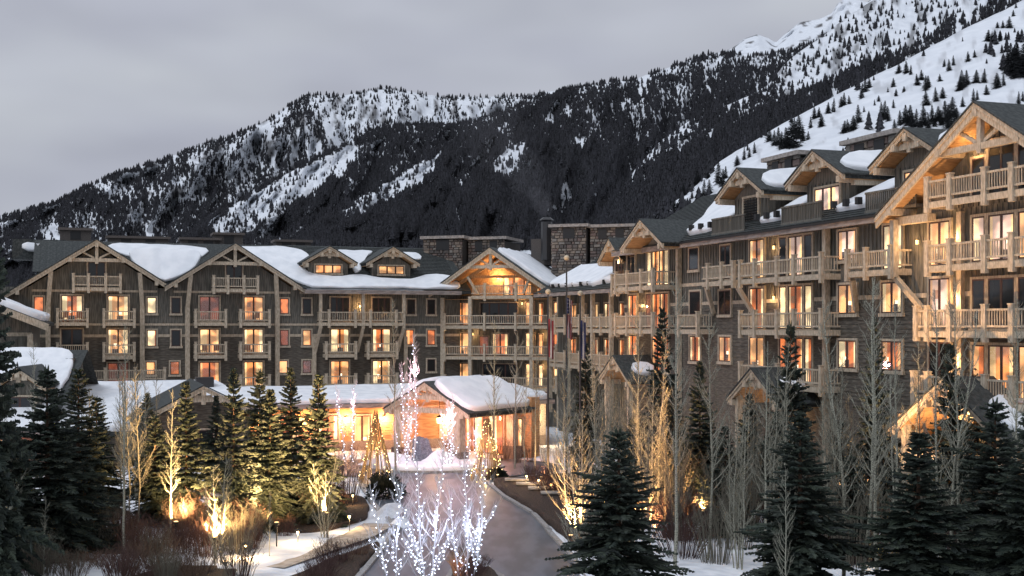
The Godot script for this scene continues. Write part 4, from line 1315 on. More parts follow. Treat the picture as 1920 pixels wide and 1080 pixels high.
# ------------------------------------------------------------------ the block set across the inner corner
func corner_block() -> void:
	var w := thing("corner_lodge", "central hotel block with deep timber gable over three tiers of long balconies", "building", Vector3(-1.96, 0, -122.8), -.3142)
	var wall := part("wall", MB.new().span(-6.2, 8.4, 0, 13.1, -14, -1.8), M.siding, w)
	siding(wall, -6.1, 8.3, 3.4, 13.0, -1.8, .44, .07, .03)
	part("gable_wall", MB.new().prism(PackedVector2Array([Vector2(0, 17.0), Vector2(-5.6, 13.2), Vector2(-5.6, 12.9), Vector2(5.6, 12.9), Vector2(5.6, 13.2)]), -11, -2.6), M.soffit, w)
	for x in [-5.4, -2.41, 4.05, 6.87]:
		column(w, x, 0, 13.0 if absf(x) < 5 else 12.9, -.15, .36)
	gable(w, 0, 6.4, 6.35, 17.8, .68, .85, -13, .9, .5)
	# second truss inside the open gable
	var t := MB.new()
	t.bar(Vector3(-4.6, 13.9, -.9), Vector3(-.1, 16.6, -.9), .3, .34)
	t.bar(Vector3(4.6, 13.9, -.9), Vector3(.1, 16.6, -.9), .3, .34)
	t.bar(Vector3(-2.6, 15.0, -.9), Vector3(2.6, 15.0, -.9), .24, .26)
	part("inner_truss", t, M.soffit, w)
	for s in [-1, 1]:
		brace(w, Vector3(s * 2.4 + .8, 13.3, -.1), Vector3(s * 3.3 + .8, 15.0, .4), .22)
	balcony(w, -2.3, 4.0, 13.1, -2.6, -.1, [-.85, 2.43], .175)
	part("attic_floor", MB.new().span(-6.0, 6.3, 12.72, 12.76, -2.6, -.3), M.soffit, w)
	for y in [10.1, 7.0, 3.9]:
		balcony(w, -5.2, 6.75, y, -1.8, .05, [-5.1, -.85, 2.43, 6.65], .19)
	window(w, .35, 1.4, 13.15, 15.0, -2.6, 1, 1, false)
	window(w, 1.5, 3.6, 13.15, 15.5, -2.6, 1, 2, false)
	window(w, 3.75, 4.4, 13.15, 14.9, -2.6, 1, 1, false)
	for q in [[10.15, 1], [7.05, 1], [3.95, 1]]:
		window(w, -4.75, -3.0, q[0], q[0] + 2.3, -1.8, q[1], 2, false)
		window(w, 2.95, 3.9, q[0], q[0] + 2.3, -1.8, 1, 1, false)
	window(w, -1.9, 2.1, 10.15, 12.4, -1.8, 0, 4, false)
	window(w, -2.0, -1.0, 7.05, 9.0, -1.8, 3, 1, false)
	window(w, -.6, 1.1, 7.05, 9.3, -1.8, 2, 2, false)
	window(w, -1.6, 2.0, 3.95, 6.2, -1.8, 0, 3, false)
	for y in [10.15, 7.05, 3.95]:
		window(w, 4.3, 4.8, y, y + 2.2, -1.8, 2, 1, false)
		window(w, 5.9, 6.5, y, y + 2.3, -1.8, 2 if y < 10 else 1, 1, false)
	# snow on the right slope
	var V := Vector3(-.827, .562, 0)
	put("snow_cover", snow_slab([Vector2(.7, .5), Vector2(.9, 7.2), Vector2(5.5, 7.5), Vector2(10.5, 7.0), Vector2(11.5, 3.5), Vector2(10.0, .2), Vector2(5.0, .25)], Vector3(6.35, 13.55, 1.0), Vector3(0, 0, -1), V, .45, .3), M.snow, w)
	# two broad stone chimneys
	var c1 := chimney(w, -9.6, -5.2, 11.5, 19.6, -9.5, -5.4, true, 1, .62)
	chimney(w, -5.0, -.9, 12.5, 19.5, -12, -6.6, false, 2, .62)
	chimney(w, 4.3, 8.0, 12.5, 20.6, -12.5, -6.5, true, 1, .66)
	chimney(w, 8.3, 12.8, 12.0, 20.5, -12.5, -6.9, false, 2, .66)
	var fl := part("metal_flue", MB.new().tube([Vector3(3.3, 17, -8), Vector3(3.3, 21.0, -8)], [.6, .6], 8), M.metal, w)
	part("flue_cap", MB.new().tube([Vector3(3.3, 21.2, -8), Vector3(3.3, 21.5, -8)], [.8, .4], 8), M.metal, fl)
	part("flue_base", MB.new().span(1.4, 4.2, 16.5, 19.3, -12, -8.6), M.stones[3], w)
	sconce(w, Vector3(-.2, 15.0, -2.45), 7.0)
	sconce(w, Vector3(2.6, 12.3, -1.65), .9)
	sconce(w, Vector3(-2.7, 9.2, -1.65), 1.2)
	sconce(w, Vector3(5.3, 9.2, -1.65), 1.4)
	sconce(w, Vector3(5.3, 6.0, -1.65), 1.2)

# ------------------------------------------------------------------ right wing
func right_wing() -> void:
	var w := thing("hotel_wing", "tall right hotel wing with three dormers and a great lit end gable", "building", Vector3(20.45, 0, -67), -1.2339)
	var wall := part("wall", MB.new().span(-24.3, 3.55, 0, 16.0, -15, 0), M.siding, w)
	siding(wall, -24.2, 3.5, 11.75, 15.95, 0.0, .36, .07, .05)
	lapped(wall, -24.2, 3.5, 1.0, 11.5, 0.0, .24)
	var bay := part("wall", MB.new().span(-34.2, -24.3, 0, 16.0, -15, .1), M.siding, w)
	siding(bay, -34.1, -24.4, 11.75, 15.9, .1, .36, .07, .05)
	lapped(bay, -34.1, -24.4, 1.0, 11.5, .1, .24)
	var inner := part("wall", MB.new().span(-53, -34.2, 0, 13.0, -15, -1.6), M.siding, w)
	siding(inner, -52.9, -34.3, 3.2, 12.9, -1.6, .4, .07, .05)
	var end := part("wall", MB.new().span(3.55, 24, 0, 15.9, -15, .12), M.siding, w)
	siding(end, 3.65, 20, 11.75, 15.85, .12, .36, .07, .05)
	lapped(end, 3.65, 20, 1.0, 11.5, .12, .24)
	part("gable_wall", MB.new().prism(PackedVector2Array([Vector2(8.94, 20.0), Vector2(2.7, 16.1), Vector2(2.7, 15.85), Vector2(15.2, 15.85), Vector2(15.2, 16.1)]), -12, .1), M.siding, w)
	var gb := MB.new()
	for k in 30:
		var x := 5.6 + k * .36
		gb.span(x - .035, x + .035, 15.9, 19.6 - absf(x - 8.94) * .62, .1, .15)
	part("battens", gb, M.siding, w, true)
	for b in [[-24.2, 3.5, 11.62, 0.0], [-24.2, -4.9, 13.0, 0.0], [-34.1, -24.4, 11.62, .1], [3.65, 20.0, 11.62, .12], [3.65, 20.0, 12.9, .12]]:
		band(w, b[0], b[1], b[2], b[3], .24)
	for q in [[-24.25, 16.0, .25], [-5.3, 15.9, .3], [6.3, 15.7, .2]]:
		column(w, q[0], 0, q[1], q[2], .34)
	column(w, 2.15, 12.6, 15.6, 1.1, .32)
	# windows in the flat stretch
	for x in [[-4.4, -2.65, 4], [-.3, 1.45, 4]]:
		for y in [[13.8, 15.5, 4], [10.72, 12.4, 1], [7.6, 9.2, 1]]:
			if y[0] > 13 and x[0] > -1: continue
			window(w, x[0], x[1], y[0], y[1], 0.0, y[2], 2)
	window(w, -.15, 1.5, 13.1, 15.5, 0.0, 1, 2)
	window(w, -18.5, -16.9, 10.8, 12.45, 0.0, 0, 2)
	window(w, -18.5, -16.9, 7.6, 9.3, 0.0, 1, 2)
	window(w, -18.3, -16.95, 13.2, 15.5, 0.0, 5, 2)
	window(w, -22.9, -21.5, 14.05, 15.6, 0.0, 0, 1)
	window(w, -22.8, -21.2, 10.85, 12.5, 0.0, 0, 1)
	window(w, -22.8, -21.2, 7.5, 9.3, 0.0, 2, 2)
	for q in [[13.1, 15.65, 1], [9.85, 12.5, 2], [6.6, 9.3, 1]]:
		window(w, -14.4, -12.6, q[0], q[1], 0.0, q[2], 2)
	for q in [[13.1, 15.55, 4], [9.85, 12.5, 2], [6.6, 9.3, 2]]:
		window(w, -10.75, -9.95, q[0], q[1], 0.0, 5 if q[0] > 13 else q[2], 1)
		window(w, -9.7, -8.1, q[0], q[1], 0.0, q[2], 2)
		window(w, -7.9, -7.1, q[0], q[1], 0.0, 5 if q[0] > 13 else q[2], 1)
	for y in [13.05, 9.8]:
		balcony(w, -13.65, -4.25, y, 0.0, 1.3, [-13.55, -11.75, -9.1, -7.2, -4.35], .19)
	balcony(w, -13.65, -4.25, 6.5, 0.0, 1.3, [-13.55, -11.75, -9.1, -7.2, -4.35], .19)
	balcony(w, -18.75, -14.35, 13.05, 0.0, 1.3, [-17.9, -16.0, -14.45], .19)
	balcony(w, -22.3, -19.3, 9.8, 0.0, 1.3, [-22.2, -19.4], .19)
	balcony(w, -1.9, 2.2, 13.05, 0.0, 1.3, [-1.8, -.1, 2.1], .19)
	for q in [[-18.6, 12.7, -19.2], [-14.5, 12.7, -13.9], [2.1, 12.6, 3.2], [-1.7, 12.6, -2.6]]:
		brace(w, Vector3(q[0], q[1], 1.0), Vector3(q[2], 10.9, .12))
	# bay under the small gable
	for y in [13.05, 9.8]:
		balcony(w, -31.7, -24.9, y, .1, 2.0, [-31.6, -29.5, -27.0, -25.0], .19)
		balcony(w, -34.2, -31.8, y - .1, .1, 1.2, [-34.1, -33.0], .19, true, false)
	window(w, -33.3, -31.9, 13.1, 15.7, .1, 5, 2)
	window(w, -29.7, -28.95, 13.1, 15.75, .1, 2, 1)
	window(w, -28.8, -26.9, 13.1, 15.75, .1, 1, 3)
	window(w, -26.75, -26.0, 13.1, 15.75, .1, 2, 1)
	window(w, -33.2, -31.5, 9.85, 12.5, .1, 2, 2)
	window(w, -29.9, -29.0, 9.85, 12.5, .1, 3, 1)
	window(w, -28.8, -26.0, 9.85, 12.5, .1, 2, 4)
	window(w, -33.2, -31.5, 6.6, 9.3, .1, 2, 2)
	window(w, -28.8, -26.0, 6.6, 9.3, .1, 2, 3)
	part("gable_wall", MB.new().prism(PackedVector2Array([Vector2(-26, 17.3), Vector2(-28.6, 15.9), Vector2(-23.4, 15.9)]), -6, .9), M.siding, w)
	gable(w, -25.95, 3.5, 3.5, 17.85, .54, 2.5, -7, .9, .36)
	# low inner stretch with posts
	for x in [-50.5, -46.0, -42.7, -40.4, -36.5]:
		column(w, x, 2, 12.9, .2, .32)
	for y in [9.8, 6.6]:
		balcony(w, -50.4, -36.6, y, -1.6, .3, [-49.0, -46.6, -45.4, -43.2, -41.6, -38.5], .16, false, true)
	for q in [[-49.6, 1], [-47.4, 0], [-44.6, 1], [-41.8, 1], [-38.6, 2]]:
		window(w, q[0], q[0] + 1.4, 9.85, 12.0, -1.6, q[1], 2)
		window(w, q[0], q[0] + 1.4, 6.65, 8.9, -1.6, 2, 2)
	var low := MB.new()
	low.quad(Vector3(-53, 13.1, .9), Vector3(-34, 13.1, .9), Vector3(-34, 17.2, -7), Vector3(-53, 17.2, -7))
	low.span(-53, -34, 12.85, 13.08, -7, .8)
	var lr := part("low_roof", low, M.shingle, w)
	courses(lr, Vector3(-53, 13.1, .9), Vector3(19, 0, 0), Vector3(0, 4.1, -7.9), .35)
	part("fascia", MB.new().span(-53, -34.2, 12.75, 13.06, .84, .94), M.fascia, lr)
	put("snow_cover", snow_slab([Vector2(-52.0, 1.2), Vector2(-46, .9), Vector2(-40, .8), Vector2(-36, 1.0), Vector2(-36, 3.4), Vector2(-40, 5.0), Vector2(-46, 3.4), Vector2(-50, 3.0), Vector2(-52.5, 6.0)], Vector3(0, 13.16, .9), Vector3(1, 0, 0), Vector3(0, .46, -.888), .4, .4), M.snow, lr)
	var guard := MB.new()
	for k in 9:
		guard.box(Vector3(-50 + k * 1.7, 13.75, .1), Vector3(.3, .35, .3))
	part("snow_guard", guard, M.black, lr, true)
	part("dormer_wall", MB.new().prism(PackedVector2Array([Vector2(-36.2, 17.0), Vector2(-38.0, 15.6), Vector2(-38.0, 13.6), Vector2(-34.4, 13.6), Vector2(-34.4, 15.6)]), -6, -.6), M.siding, w)
	gable(w, -36.2, 2.3, 2.3, 17.2, .75, .5, -7, .8, .26)
	window(w, -37.2, -35.4, 13.9, 15.5, -.6, 0, 3)
	# main roof
	var roof := MB.new()
	var e := Vector3(-34.5, 16.05, 1.05)
	var up := Vector3(0, 4.7, -8.2)
	roof.quad(e, e + Vector3(36.5, 0, 0), e + up + Vector3(36.5, 0, 0), e + up)
	roof.quad(e + up, e + up + Vector3(36.5, 0, 0), Vector3(2, 16.05, -16), Vector3(-34.5, 16.05, -16))
	roof.span(-34.5, 1.8, 15.8, 16.02, -15, .95)
	var rf := part("roof", roof, M.shingle, w)
	courses(rf, e, Vector3(36.5, 0, 0), up, .32)
	part("fascia", MB.new().span(-34.5, 1.3, 15.62, 16.0, .97, 1.08), M.fascia, rf)
	part("gutter", MB.new().span(-22.4, 1.3, 15.9, 16.03, 1.08, 1.2), M.black, rf)
	part("soffit_boards", MB.new().span(-34.4, 1.3, 15.72, 15.79, 0.0, .96), M.fascia, rf)
	var U := Vector3(1, 0, 0)
	var V := up.normalized()
	for q in [[[Vector2(-22.9, .8), Vector2(-19.0, .9), Vector2(-18.4, 2.2), Vector2(-18.2, 5.4), Vector2(-20.5, 6.4), Vector2(-25.5, 9.0), Vector2(-29.5, 9.1), Vector2(-25.0, 3.9)], .4],
			[[Vector2(-13.6, .9), Vector2(-9.8, 1.1), Vector2(-9.4, 3.6), Vector2(-11.8, 4.2), Vector2(-12.4, 2.4)], .35],
			[[Vector2(-4.9, .8), Vector2(-.8, 1.1), Vector2(-.4, 3.8), Vector2(-3.2, 4.4), Vector2(-3.6, 2.2)], .35]]:
		put("snow_cover", snow_slab(q[0], e + Vector3(34.5, .07, 0), U, V, q[1], .4), M.snow, rf)
	var stops := MB.new()
	for x in [-22.0, -20.6, -19.2, -13.0, -11.8, -10.6, -4.4, -3.2, -2.0]:
		stops.box(e + Vector3(34.5 + x, 0, 0) + V * 1.0 + Vector3(0, .5, .2), Vector3(.3, .4, .3))
	part("snow_guard", stops, M.black, rf, true)
	# three dormers, each with a railed ledge
	for d in [[-15.2, 0], [-6.35, 4], [2.25, 4]]:
		var x: float = d[0]
		var dw := part("dormer_wall", MB.new().prism(PackedVector2Array([Vector2(x, 19.9), Vector2(x - 2.2, 18.7), Vector2(x - 2.2, 16.3), Vector2(x + 2.2, 16.3), Vector2(x + 2.2, 18.7)]), -8, -.55), M.siding, w)
		siding(dw, x - 2.15, x + 2.15, 16.4, 18.6, -.55, .36, .07, .05)
		var sb := MB.new()
		for k in 12:
			sb.span(x + 2.2, x + 2.25, 16.5, 18.3, -1.0 - k * .36 - .035, -1.0 - k * .36 + .035)
		part("battens", sb, M.siding, dw, true)
		var g := gable(w, x, 2.95, 2.95, 20.4, .57, .5, -9.5, .85, .3)
		courses(g, Vector3(x + 2.95, 18.76, .45), Vector3(0, 0, -9.8), Vector3(-2.95, 1.68, 0), .3)
		put("snow_cover", snow_slab([Vector2(.35, .45), Vector2(.8, 2.1), Vector2(2.0, 2.75), Vector2(5.0, 3.1), Vector2(9.2, 3.1), Vector2(9.2, .25), Vector2(4, .12), Vector2(.9, .15)], Vector3(x + 2.95, 18.85, .5), Vector3(0, 0, -1), Vector3(-.869, .495, 0), .32, .2), M.snow, g)
		part("side_eave", MB.new().span(x + 2.5, x + 2.9, 18.15, 18.55, -7, -.4), M.trim, g)
		if d[1] == 0:
			var lv := MB.new()
			for k in 9: lv.box(Vector3(x, 17.0 + k * .17, -.5), Vector3(1.8, .09, .1), Basis(Vector3.RIGHT, .5))
			part("louvre", lv, M.black, dw)
			part("louvre_frame", MB.new().span(x - 1.1, x - .9, 16.9, 18.55, -.55, -.42).span(x + .9, x + 1.1, 16.9, 18.55, -.55, -.42).span(x - 1.1, x + 1.1, 18.55, 18.7, -.55, -.42), M.trim, dw)
		else:
			window(w, x - 1.3, x + 1.3, 16.6, 18.3, -.55, 4, 3)
		var led := part("railed_ledge", MB.new().span(x - 3.1, x + 1.3, 16.2, 16.36, -.5, .8), M.siding, w)
		part("rail", MB.new().span(x - 3.1, x + 1.3, 17.25, 17.36, .68, .8), M.siding, led)
		var bl := MB.new()
		for k in 26: bl.span(x - 3.08 + k * .17, x - 3.0 + k * .17, 16.36, 17.25, .71, .77)
		part("balusters", bl, M.siding, led, true)
	# chimneys behind the ridge
	chimney(w, -24.0, -19.6, 15, 22.6, -10, -7.0, true, 2, 1.0)
	chimney(w, -14.2, -8.8, 15, 22.5, -10, -7.2, true, 2, 1.0)
	# great end gable
	var gg := gable(w, 8.94, 7.6, 7.6, 20.55, .624, 1.6, -13, .9, .55)
	courses(gg, Vector3(16.54, 15.85, 1.5), Vector3(0, 0, -14), Vector3(-7.6, 4.74, 0), .32)
	put("snow_cover", snow_slab([Vector2(1.5, 2.0), Vector2(1.8, 6.8), Vector2(4.0, 8.2), Vector2(12, 8.2), Vector2(12, 1.0)], Vector3(16.54, 15.95, 1.5), Vector3(0, 0, -1), Vector3(-.848, .529, 0), .5, .3), M.snow, gg)
	part("soffit_beam", MB.new().span(2.0, 4.6, 15.35, 15.75, .4, .9), M.trim, gg)
	for y in [16.25, 13.05, 9.8]:
		balcony(w, 5.15, 16, y, .12, 1.45, [5.25, 6.95, 9.4, 11.2, 14.0], .175, true, true, .3)
	balcony(w, 4.1, 16, 6.5, .12, 1.45, [4.2, 5.25, 6.95, 9.4, 11.2, 14.0], .175, true, true, .3)
	balcony(w, 4.1, 5.1, 9.8, .12, 1.3, [4.2], .175, true, false, .3)
	for q in [[13.1, 15.35, 1], [9.9, 12.45, 4], [6.6, 9.2, 0]]:
		window(w, 3.85, 5.45, q[0], q[1], .12, q[2], 2)
	for q in [[16.35, 18.9, 5, 5], [13.15, 15.35, 4, 4], [9.9, 12.3, 5, 5], [6.6, 9.1, 2, 1]]:
		window(w, 7.1, 8.0, q[0], q[1] - (.7 if q[0] > 16 else 0.0), .12, q[2], 1)
		window(w, 8.25, 10.0, q[0], q[1], .12, q[3], 2)
		window(w, 10.25, 11.15, q[0], q[1] - (.4 if q[0] > 16 else 0.0), .12, q[2], 1)
		window(w, 12.2, 13.9, q[0], q[1] - (1.2 if q[0] > 16 else 0.0), .12, q[3], 2)
	for y in [19.2, 15.1, 11.9, 8.9]:
		sconce(w, Vector3(6.1 if y < 19 else 7.6, y - .6, .25), 1.5 if y > 12 else 2.2)
	sconce(w, Vector3(3.0, 14.4, .3), 1.5)
	sconce(w, Vector3(-11.4, 15.0, .1), .8)
	sconce(w, Vector3(-11.4, 11.8, .1), 1.2)
	sconce(w, Vector3(-30.5, 11.6, .2), 1.2)
	sconce(w, Vector3(-34.4, 15.2, .25), 2.0)
	# entrance gables at the foot of the wing
	for q in [[-29.3, 7.7, 2.7], [-8.8, 7.4, 2.9], [8.7, 7.5, 4.2]]:
		var g := gable(w, q[0], q[2], q[2], q[1], .66, 3.2, 0.3, .8, .34)
		put("snow_cover", snow_slab([Vector2(.6, .4), Vector2(.6, q[2] * .8), Vector2(2.6, q[2] * .8), Vector2(2.6, .4)], Vector3(q[0] + q[2], q[1] - q[2] * .66 + .1, 3.1), Vector3(0, 0, -1), Vector3(-.835, .55, 0), .4, .25), M.snow, g)
		for s in [-1, 1]:
			column(w, q[0] + s * q[2] * .78, 0, q[1] - q[2] * .55, 2.8, .34)
	part("stair_landing", MB.new().span(4.0, 13.5, 3.6, 3.9, .2, 3.0), M.trim, w)
	sconce(w, Vector3(7.0, 5.8, .3), 5.0)
	sconce(w, Vector3(-8.8, 4.2, .2), 2.0)
	window(w, 1.0, 2.6, 4.0, 5.4, 0.0, 1, 2)

# ------------------------------------------------------------------ low snowy hall, its gables, the outbuilding on the left
func hall() -> void:
	var w := thing("lobby_hall", "low lobby hall with warm lit plank wall under a thick snow roof", "building", Vector3(-16.1, 0, -95), .3369)
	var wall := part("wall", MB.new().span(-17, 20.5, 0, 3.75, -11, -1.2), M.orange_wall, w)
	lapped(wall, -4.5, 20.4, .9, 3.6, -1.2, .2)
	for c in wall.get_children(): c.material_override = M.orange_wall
	part("pale_wall", MB.new().span(11.2, 20.45, .9, 3.6, -1.2, -1.13), M.pale_wall, wall)
	part("stone_base", MB.new().span(-5, 20.45, 0, .9, -1.22, -1.02), M.stones[2], wall)
	var roof := MB.new()
	roof.prism(PackedVector2Array([Vector2(0, 3.65), Vector2(0, 3.95), Vector2(-10.5, 4.6), Vector2(-11.5, 3.6)]), -5, 20.8)
	var bent := MB.new()
	for k in roof.v.size():      # the profile was drawn in x, y: turn it to run along x
		var p := roof.v[k]
		bent.v.append(Vector3(p.z, p.y, p.x))
	for k in range(0, bent.v.size(), 3):
		var t := bent.v[k + 1]
		bent.v[k + 1] = bent.v[k + 2]
		bent.v[k + 2] = t
	var rf := part("roof", bent, M.shingle, w)
	part("fascia", MB.new().span(-5, 20.8, 3.6, 3.93, 0, .12), M.fascia, rf)
	put("snow_cover", snow_slab([Vector2(-4.9, .05), Vector2(4, .1), Vector2(9.5, .05), Vector2(20.7, .1), Vector2(20.6, 10.2), Vector2(-5.2, 10.2)], Vector3(0, 3.96, 0), Vector3(1, 0, 0), Vector3(0, .062, -.998), .36, .3), M.snow, rf)
	var lo := MB.new()
	lo.quad(Vector3(-18, 2.7, 6), Vector3(-4.8, 2.7, 6), Vector3(-4.8, 5.2, -10), Vector3(-18, 5.2, -10))
	lo.span(-17.8, -5, 2.4, 2.68, -9, 5.9)
	var lf := part("roof", lo, M.shingle, w)
	put("snow_cover", snow_slab([Vector2(-17.9, .1), Vector2(-4.7, .1), Vector2(-4.5, 8), Vector2(-5.6, 15.9), Vector2(-18, 15.9)], Vector3(0, 2.74, 6), Vector3(1, 0, 0), Vector3(0, .1544, -.988), .42, .35), M.snow, lf)
	part("roof_vent", MB.new().span(-7.6, -6.2, 4.9, 5.9, -7.4, -6.2), M.metal, lf)
	part("wall", MB.new().span(-17.2, -5.4, 0, 2.5, -10, 4.6), M.lap, w)
	var g := gable(w, -8.4, 4.6, 4.0, 5.9, .52, 9.2, -2.0, .75, .34)
	part("gable_wall", MB.new().prism(PackedVector2Array([Vector2(-8.4, 5.4), Vector2(-12.2, 3.3), Vector2(-12.2, 0), Vector2(-5.0, 0), Vector2(-5.0, 3.3)]), 4, 7.4), M.lap, w)
	window(w, -9.6, -7.6, 1.2, 2.8, 7.4, 0, 2)
	# lit windows and door of the lobby
	window(w, 1.2, 2.9, 1.0, 3.0, -1.2, 1, 2)
	window(w, 4.1, 5.5, .2, 2.9, -1.2, 1, 2)
	window(w, -1.9, -.4, 1.0, 2.9, -1.2, 2, 2)
	window(w, 13.2, 14.8, .2, 2.7, -1.13, 1, 2)
	window(w, 16.2, 17.8, .9, 2.8, -1.13, 2, 2)
	for q in [[.3, 4.5], [3.5, 7.0], [6.6, 6.0], [12.4, 6.5], [15.6, 9.0], [18.7, 9.0], [-3.2, 3.0]]:
		sconce(w, Vector3(q[0], 2.65, -1.05), q[1] * 2.2, Color(1, .46, .2) if q[0] < 10 else Color(1, .68, .36))
	var c := thing("lodge_annex", "low annex under a broad thick snow roof with a small window gable at left", "building", Vector3(-33.0, 0, -83), .12)
	part("wall", MB.new().span(-14, 1.2, 0, 3.4, -14, -1.0), M.lap, c)
	var an := MB.new()
	an.quad(Vector3(-16, 2.9, 0), Vector3(1.8, 2.9, 0), Vector3(1.8, 8.2, -11), Vector3(-16, 8.2, -11))
	an.quad(Vector3(-16, 8.2, -11), Vector3(1.8, 8.2, -11), Vector3(1.8, 3, -18), Vector3(-16, 3, -18))
	an.span(-15.8, 1.6, 2.55, 2.88, -12, -.1)
	var ar := part("roof", an, M.shingle, c)
	part("end_wall", MB.new().span(.6, 1.2, 3, 7.6, -12, -9), M.lap, c)
	put("snow_cover", snow_slab([Vector2(-16, .1), Vector2(1.2, .1), Vector2(1.3, 9.5), Vector2(.7, 12.0), Vector2(-16, 12.0)], Vector3(0, 2.98, 0), Vector3(1, 0, 0), Vector3(0, .434, -.901), .28, .15), M.snow, ar)
	part("fascia", MB.new().span(-16, 1.7, 2.5, 2.88, 0, .1), M.fascia, ar)
	gable(c, -.9, 1.75, 1.75, 7.1, .7, -1.6, -9, .7, .26)
	part("dormer_wall", MB.new().prism(PackedVector2Array([Vector2(-.9, 6.7), Vector2(-2.3, 5.7), Vector2(-2.3, 3.2), Vector2(.5, 3.2), Vector2(.5, 5.7)]), -8, -2.4), M.siding, c)
	window(c, -1.9, .1, 3.95, 5.1, -2.4, 0, 2)
	window(c, -3.4, -1.6, .6, 2.3, -1.0, 2, 2)
	sconce(c, Vector3(-1.0, 2.0, -.9), 2.5, Color(1, .3, .18))
	var k := thing("cabin", "grey green cabin at the left frame edge with one snowy roof slope", "building", Vector3(-42.6, 0, -99), .3)
	part("wall", MB.new().prism(PackedVector2Array([Vector2(-7, 0), Vector2(3.6, 0), Vector2(3.6, 10.2), Vector2(-7, 14.6)]), -9, 0), M.siding, k)
	siding(k, -6.9, 3.5, 6, 9.0, 0, .5, .07, .04)
	band(k, -6.9, 3.6, 9.35, 0, .3)
	column(k, 3.5, 5, 9.4, .5, .4)
	part("roof", MB.new().bar(Vector3(-7, 15.0, -3.8), Vector3(4.8, 10.15, -3.8), 10, .3, Vector3(0, 1, 0)), M.shingle, k)
	part("barge_board", MB.new().bar(Vector3(-7, 14.8, 1.25), Vector3(4.9, 9.92, 1.25), .16, .55), M.trim, k)
	put("snow_cover", snow_slab([Vector2(.3, -1.0), Vector2(.4, 8.5), Vector2(12.4, 8.5), Vector2(12.4, -1.0)], Vector3(4.7, 10.36, 0), Vector3(-.925, .38, 0), Vector3(0, 0, -1), .5, .25), M.snow, k)

# ------------------------------------------------------------------ entrance porch
func porch() -> void:
	var w := thing("entrance_porch", "snow covered entrance porch with pink lit front gable and timber posts", "porch", Vector3(-6.38, 0, -90), -.698)
	gable(w, 0, 4.2, 4.2, 5.85, .5, 0, -7.6, .95, .4)
	for s in [-1, 1]:
		for z in [-.45, -6.4]:
			part("post", MB.new().span(s * 3.0 - .32, s * 3.0 + .32, .9, 4.0, z - .32, z + .32), M.trim, w)
			part("post_base", MB.new().span(s * 3.0 - .5, s * 3.0 + .5, 0, .95, z - .5, z + .5), M.stones[0], w)
	part("tie_beam", MB.new().span(-3.7, 3.7, 3.62, 4.0, -.62, -.28), M.trim, w)
	part("side_beam", MB.new().span(2.8, 3.2, 3.5, 3.85, -7.2, -.2), M.trim, w)
	part("side_beam", MB.new().span(-3.2, -2.8, 3.5, 3.85, -7.2, -.2), M.trim, w)
	for s in [-1, 1]:
		brace(w, Vector3(s * 2.7, 2.7, -.45), Vector3(s * 1.7, 3.65, -.45), .2)
	var snow_r := [Vector2(.1, .1), Vector2(.2, 4.5), Vector2(7.5, 4.5), Vector2(7.5, .1)]
	put("snow_cover", snow_slab(snow_r, Vector3(4.2, 3.85, 0), Vector3(0, 0, -1), Vector3(-.894, .447, 0), .45, .2), M.snow, w)
	put("snow_cover", snow_slab(snow_r, Vector3(-4.2, 3.85, 0), Vector3(0, 0, -1), Vector3(.894, .447, 0), .45, .2), M.snow, w)
	# doors and wall at the back
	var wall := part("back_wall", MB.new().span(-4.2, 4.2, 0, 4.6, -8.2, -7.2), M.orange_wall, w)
	window(w, -1.5, 1.5, .1, 3.2, -7.2, 1, 3)
	window(w, -3.4, -2.0, .5, 3.0, -7.2, 2, 2)
	window(w, 2.0, 3.4, .5, 3.0, -7.2, 1, 2)
	var l := thing("hanging_lantern", "large glowing lantern hanging under the pink porch gable", "lantern", Vector3(-6.38, 3.0, -90) + Vector3(1.0, 0, -1.2))
	part("lantern_glass", MB.new().tube([Vector3(0, -.2, 0), Vector3(0, .22, 0)], [.2, .26], 6), M.lamp_warm, l)
	part("lantern_cap", MB.new().tube([Vector3(0, .22, 0), Vector3(0, .4, 0)], [.34, .06], 6), M.black, l)
	part("chain", MB.new().tube([Vector3(0, .4, 0), Vector3(0, 2.2, 0)], [.02, .02], 4), M.black, l)
	omni(l, Vector3(0, 0, .34), Color(1, .6, .3), 9.0, .15)
	for p in [Vector3(-3, 3.1, -5), Vector3(3.0, 3.1, -5.0), Vector3(0, 3.6, -4)]:
		sconce(w, p, 9.0, Color(1, .45, .3))

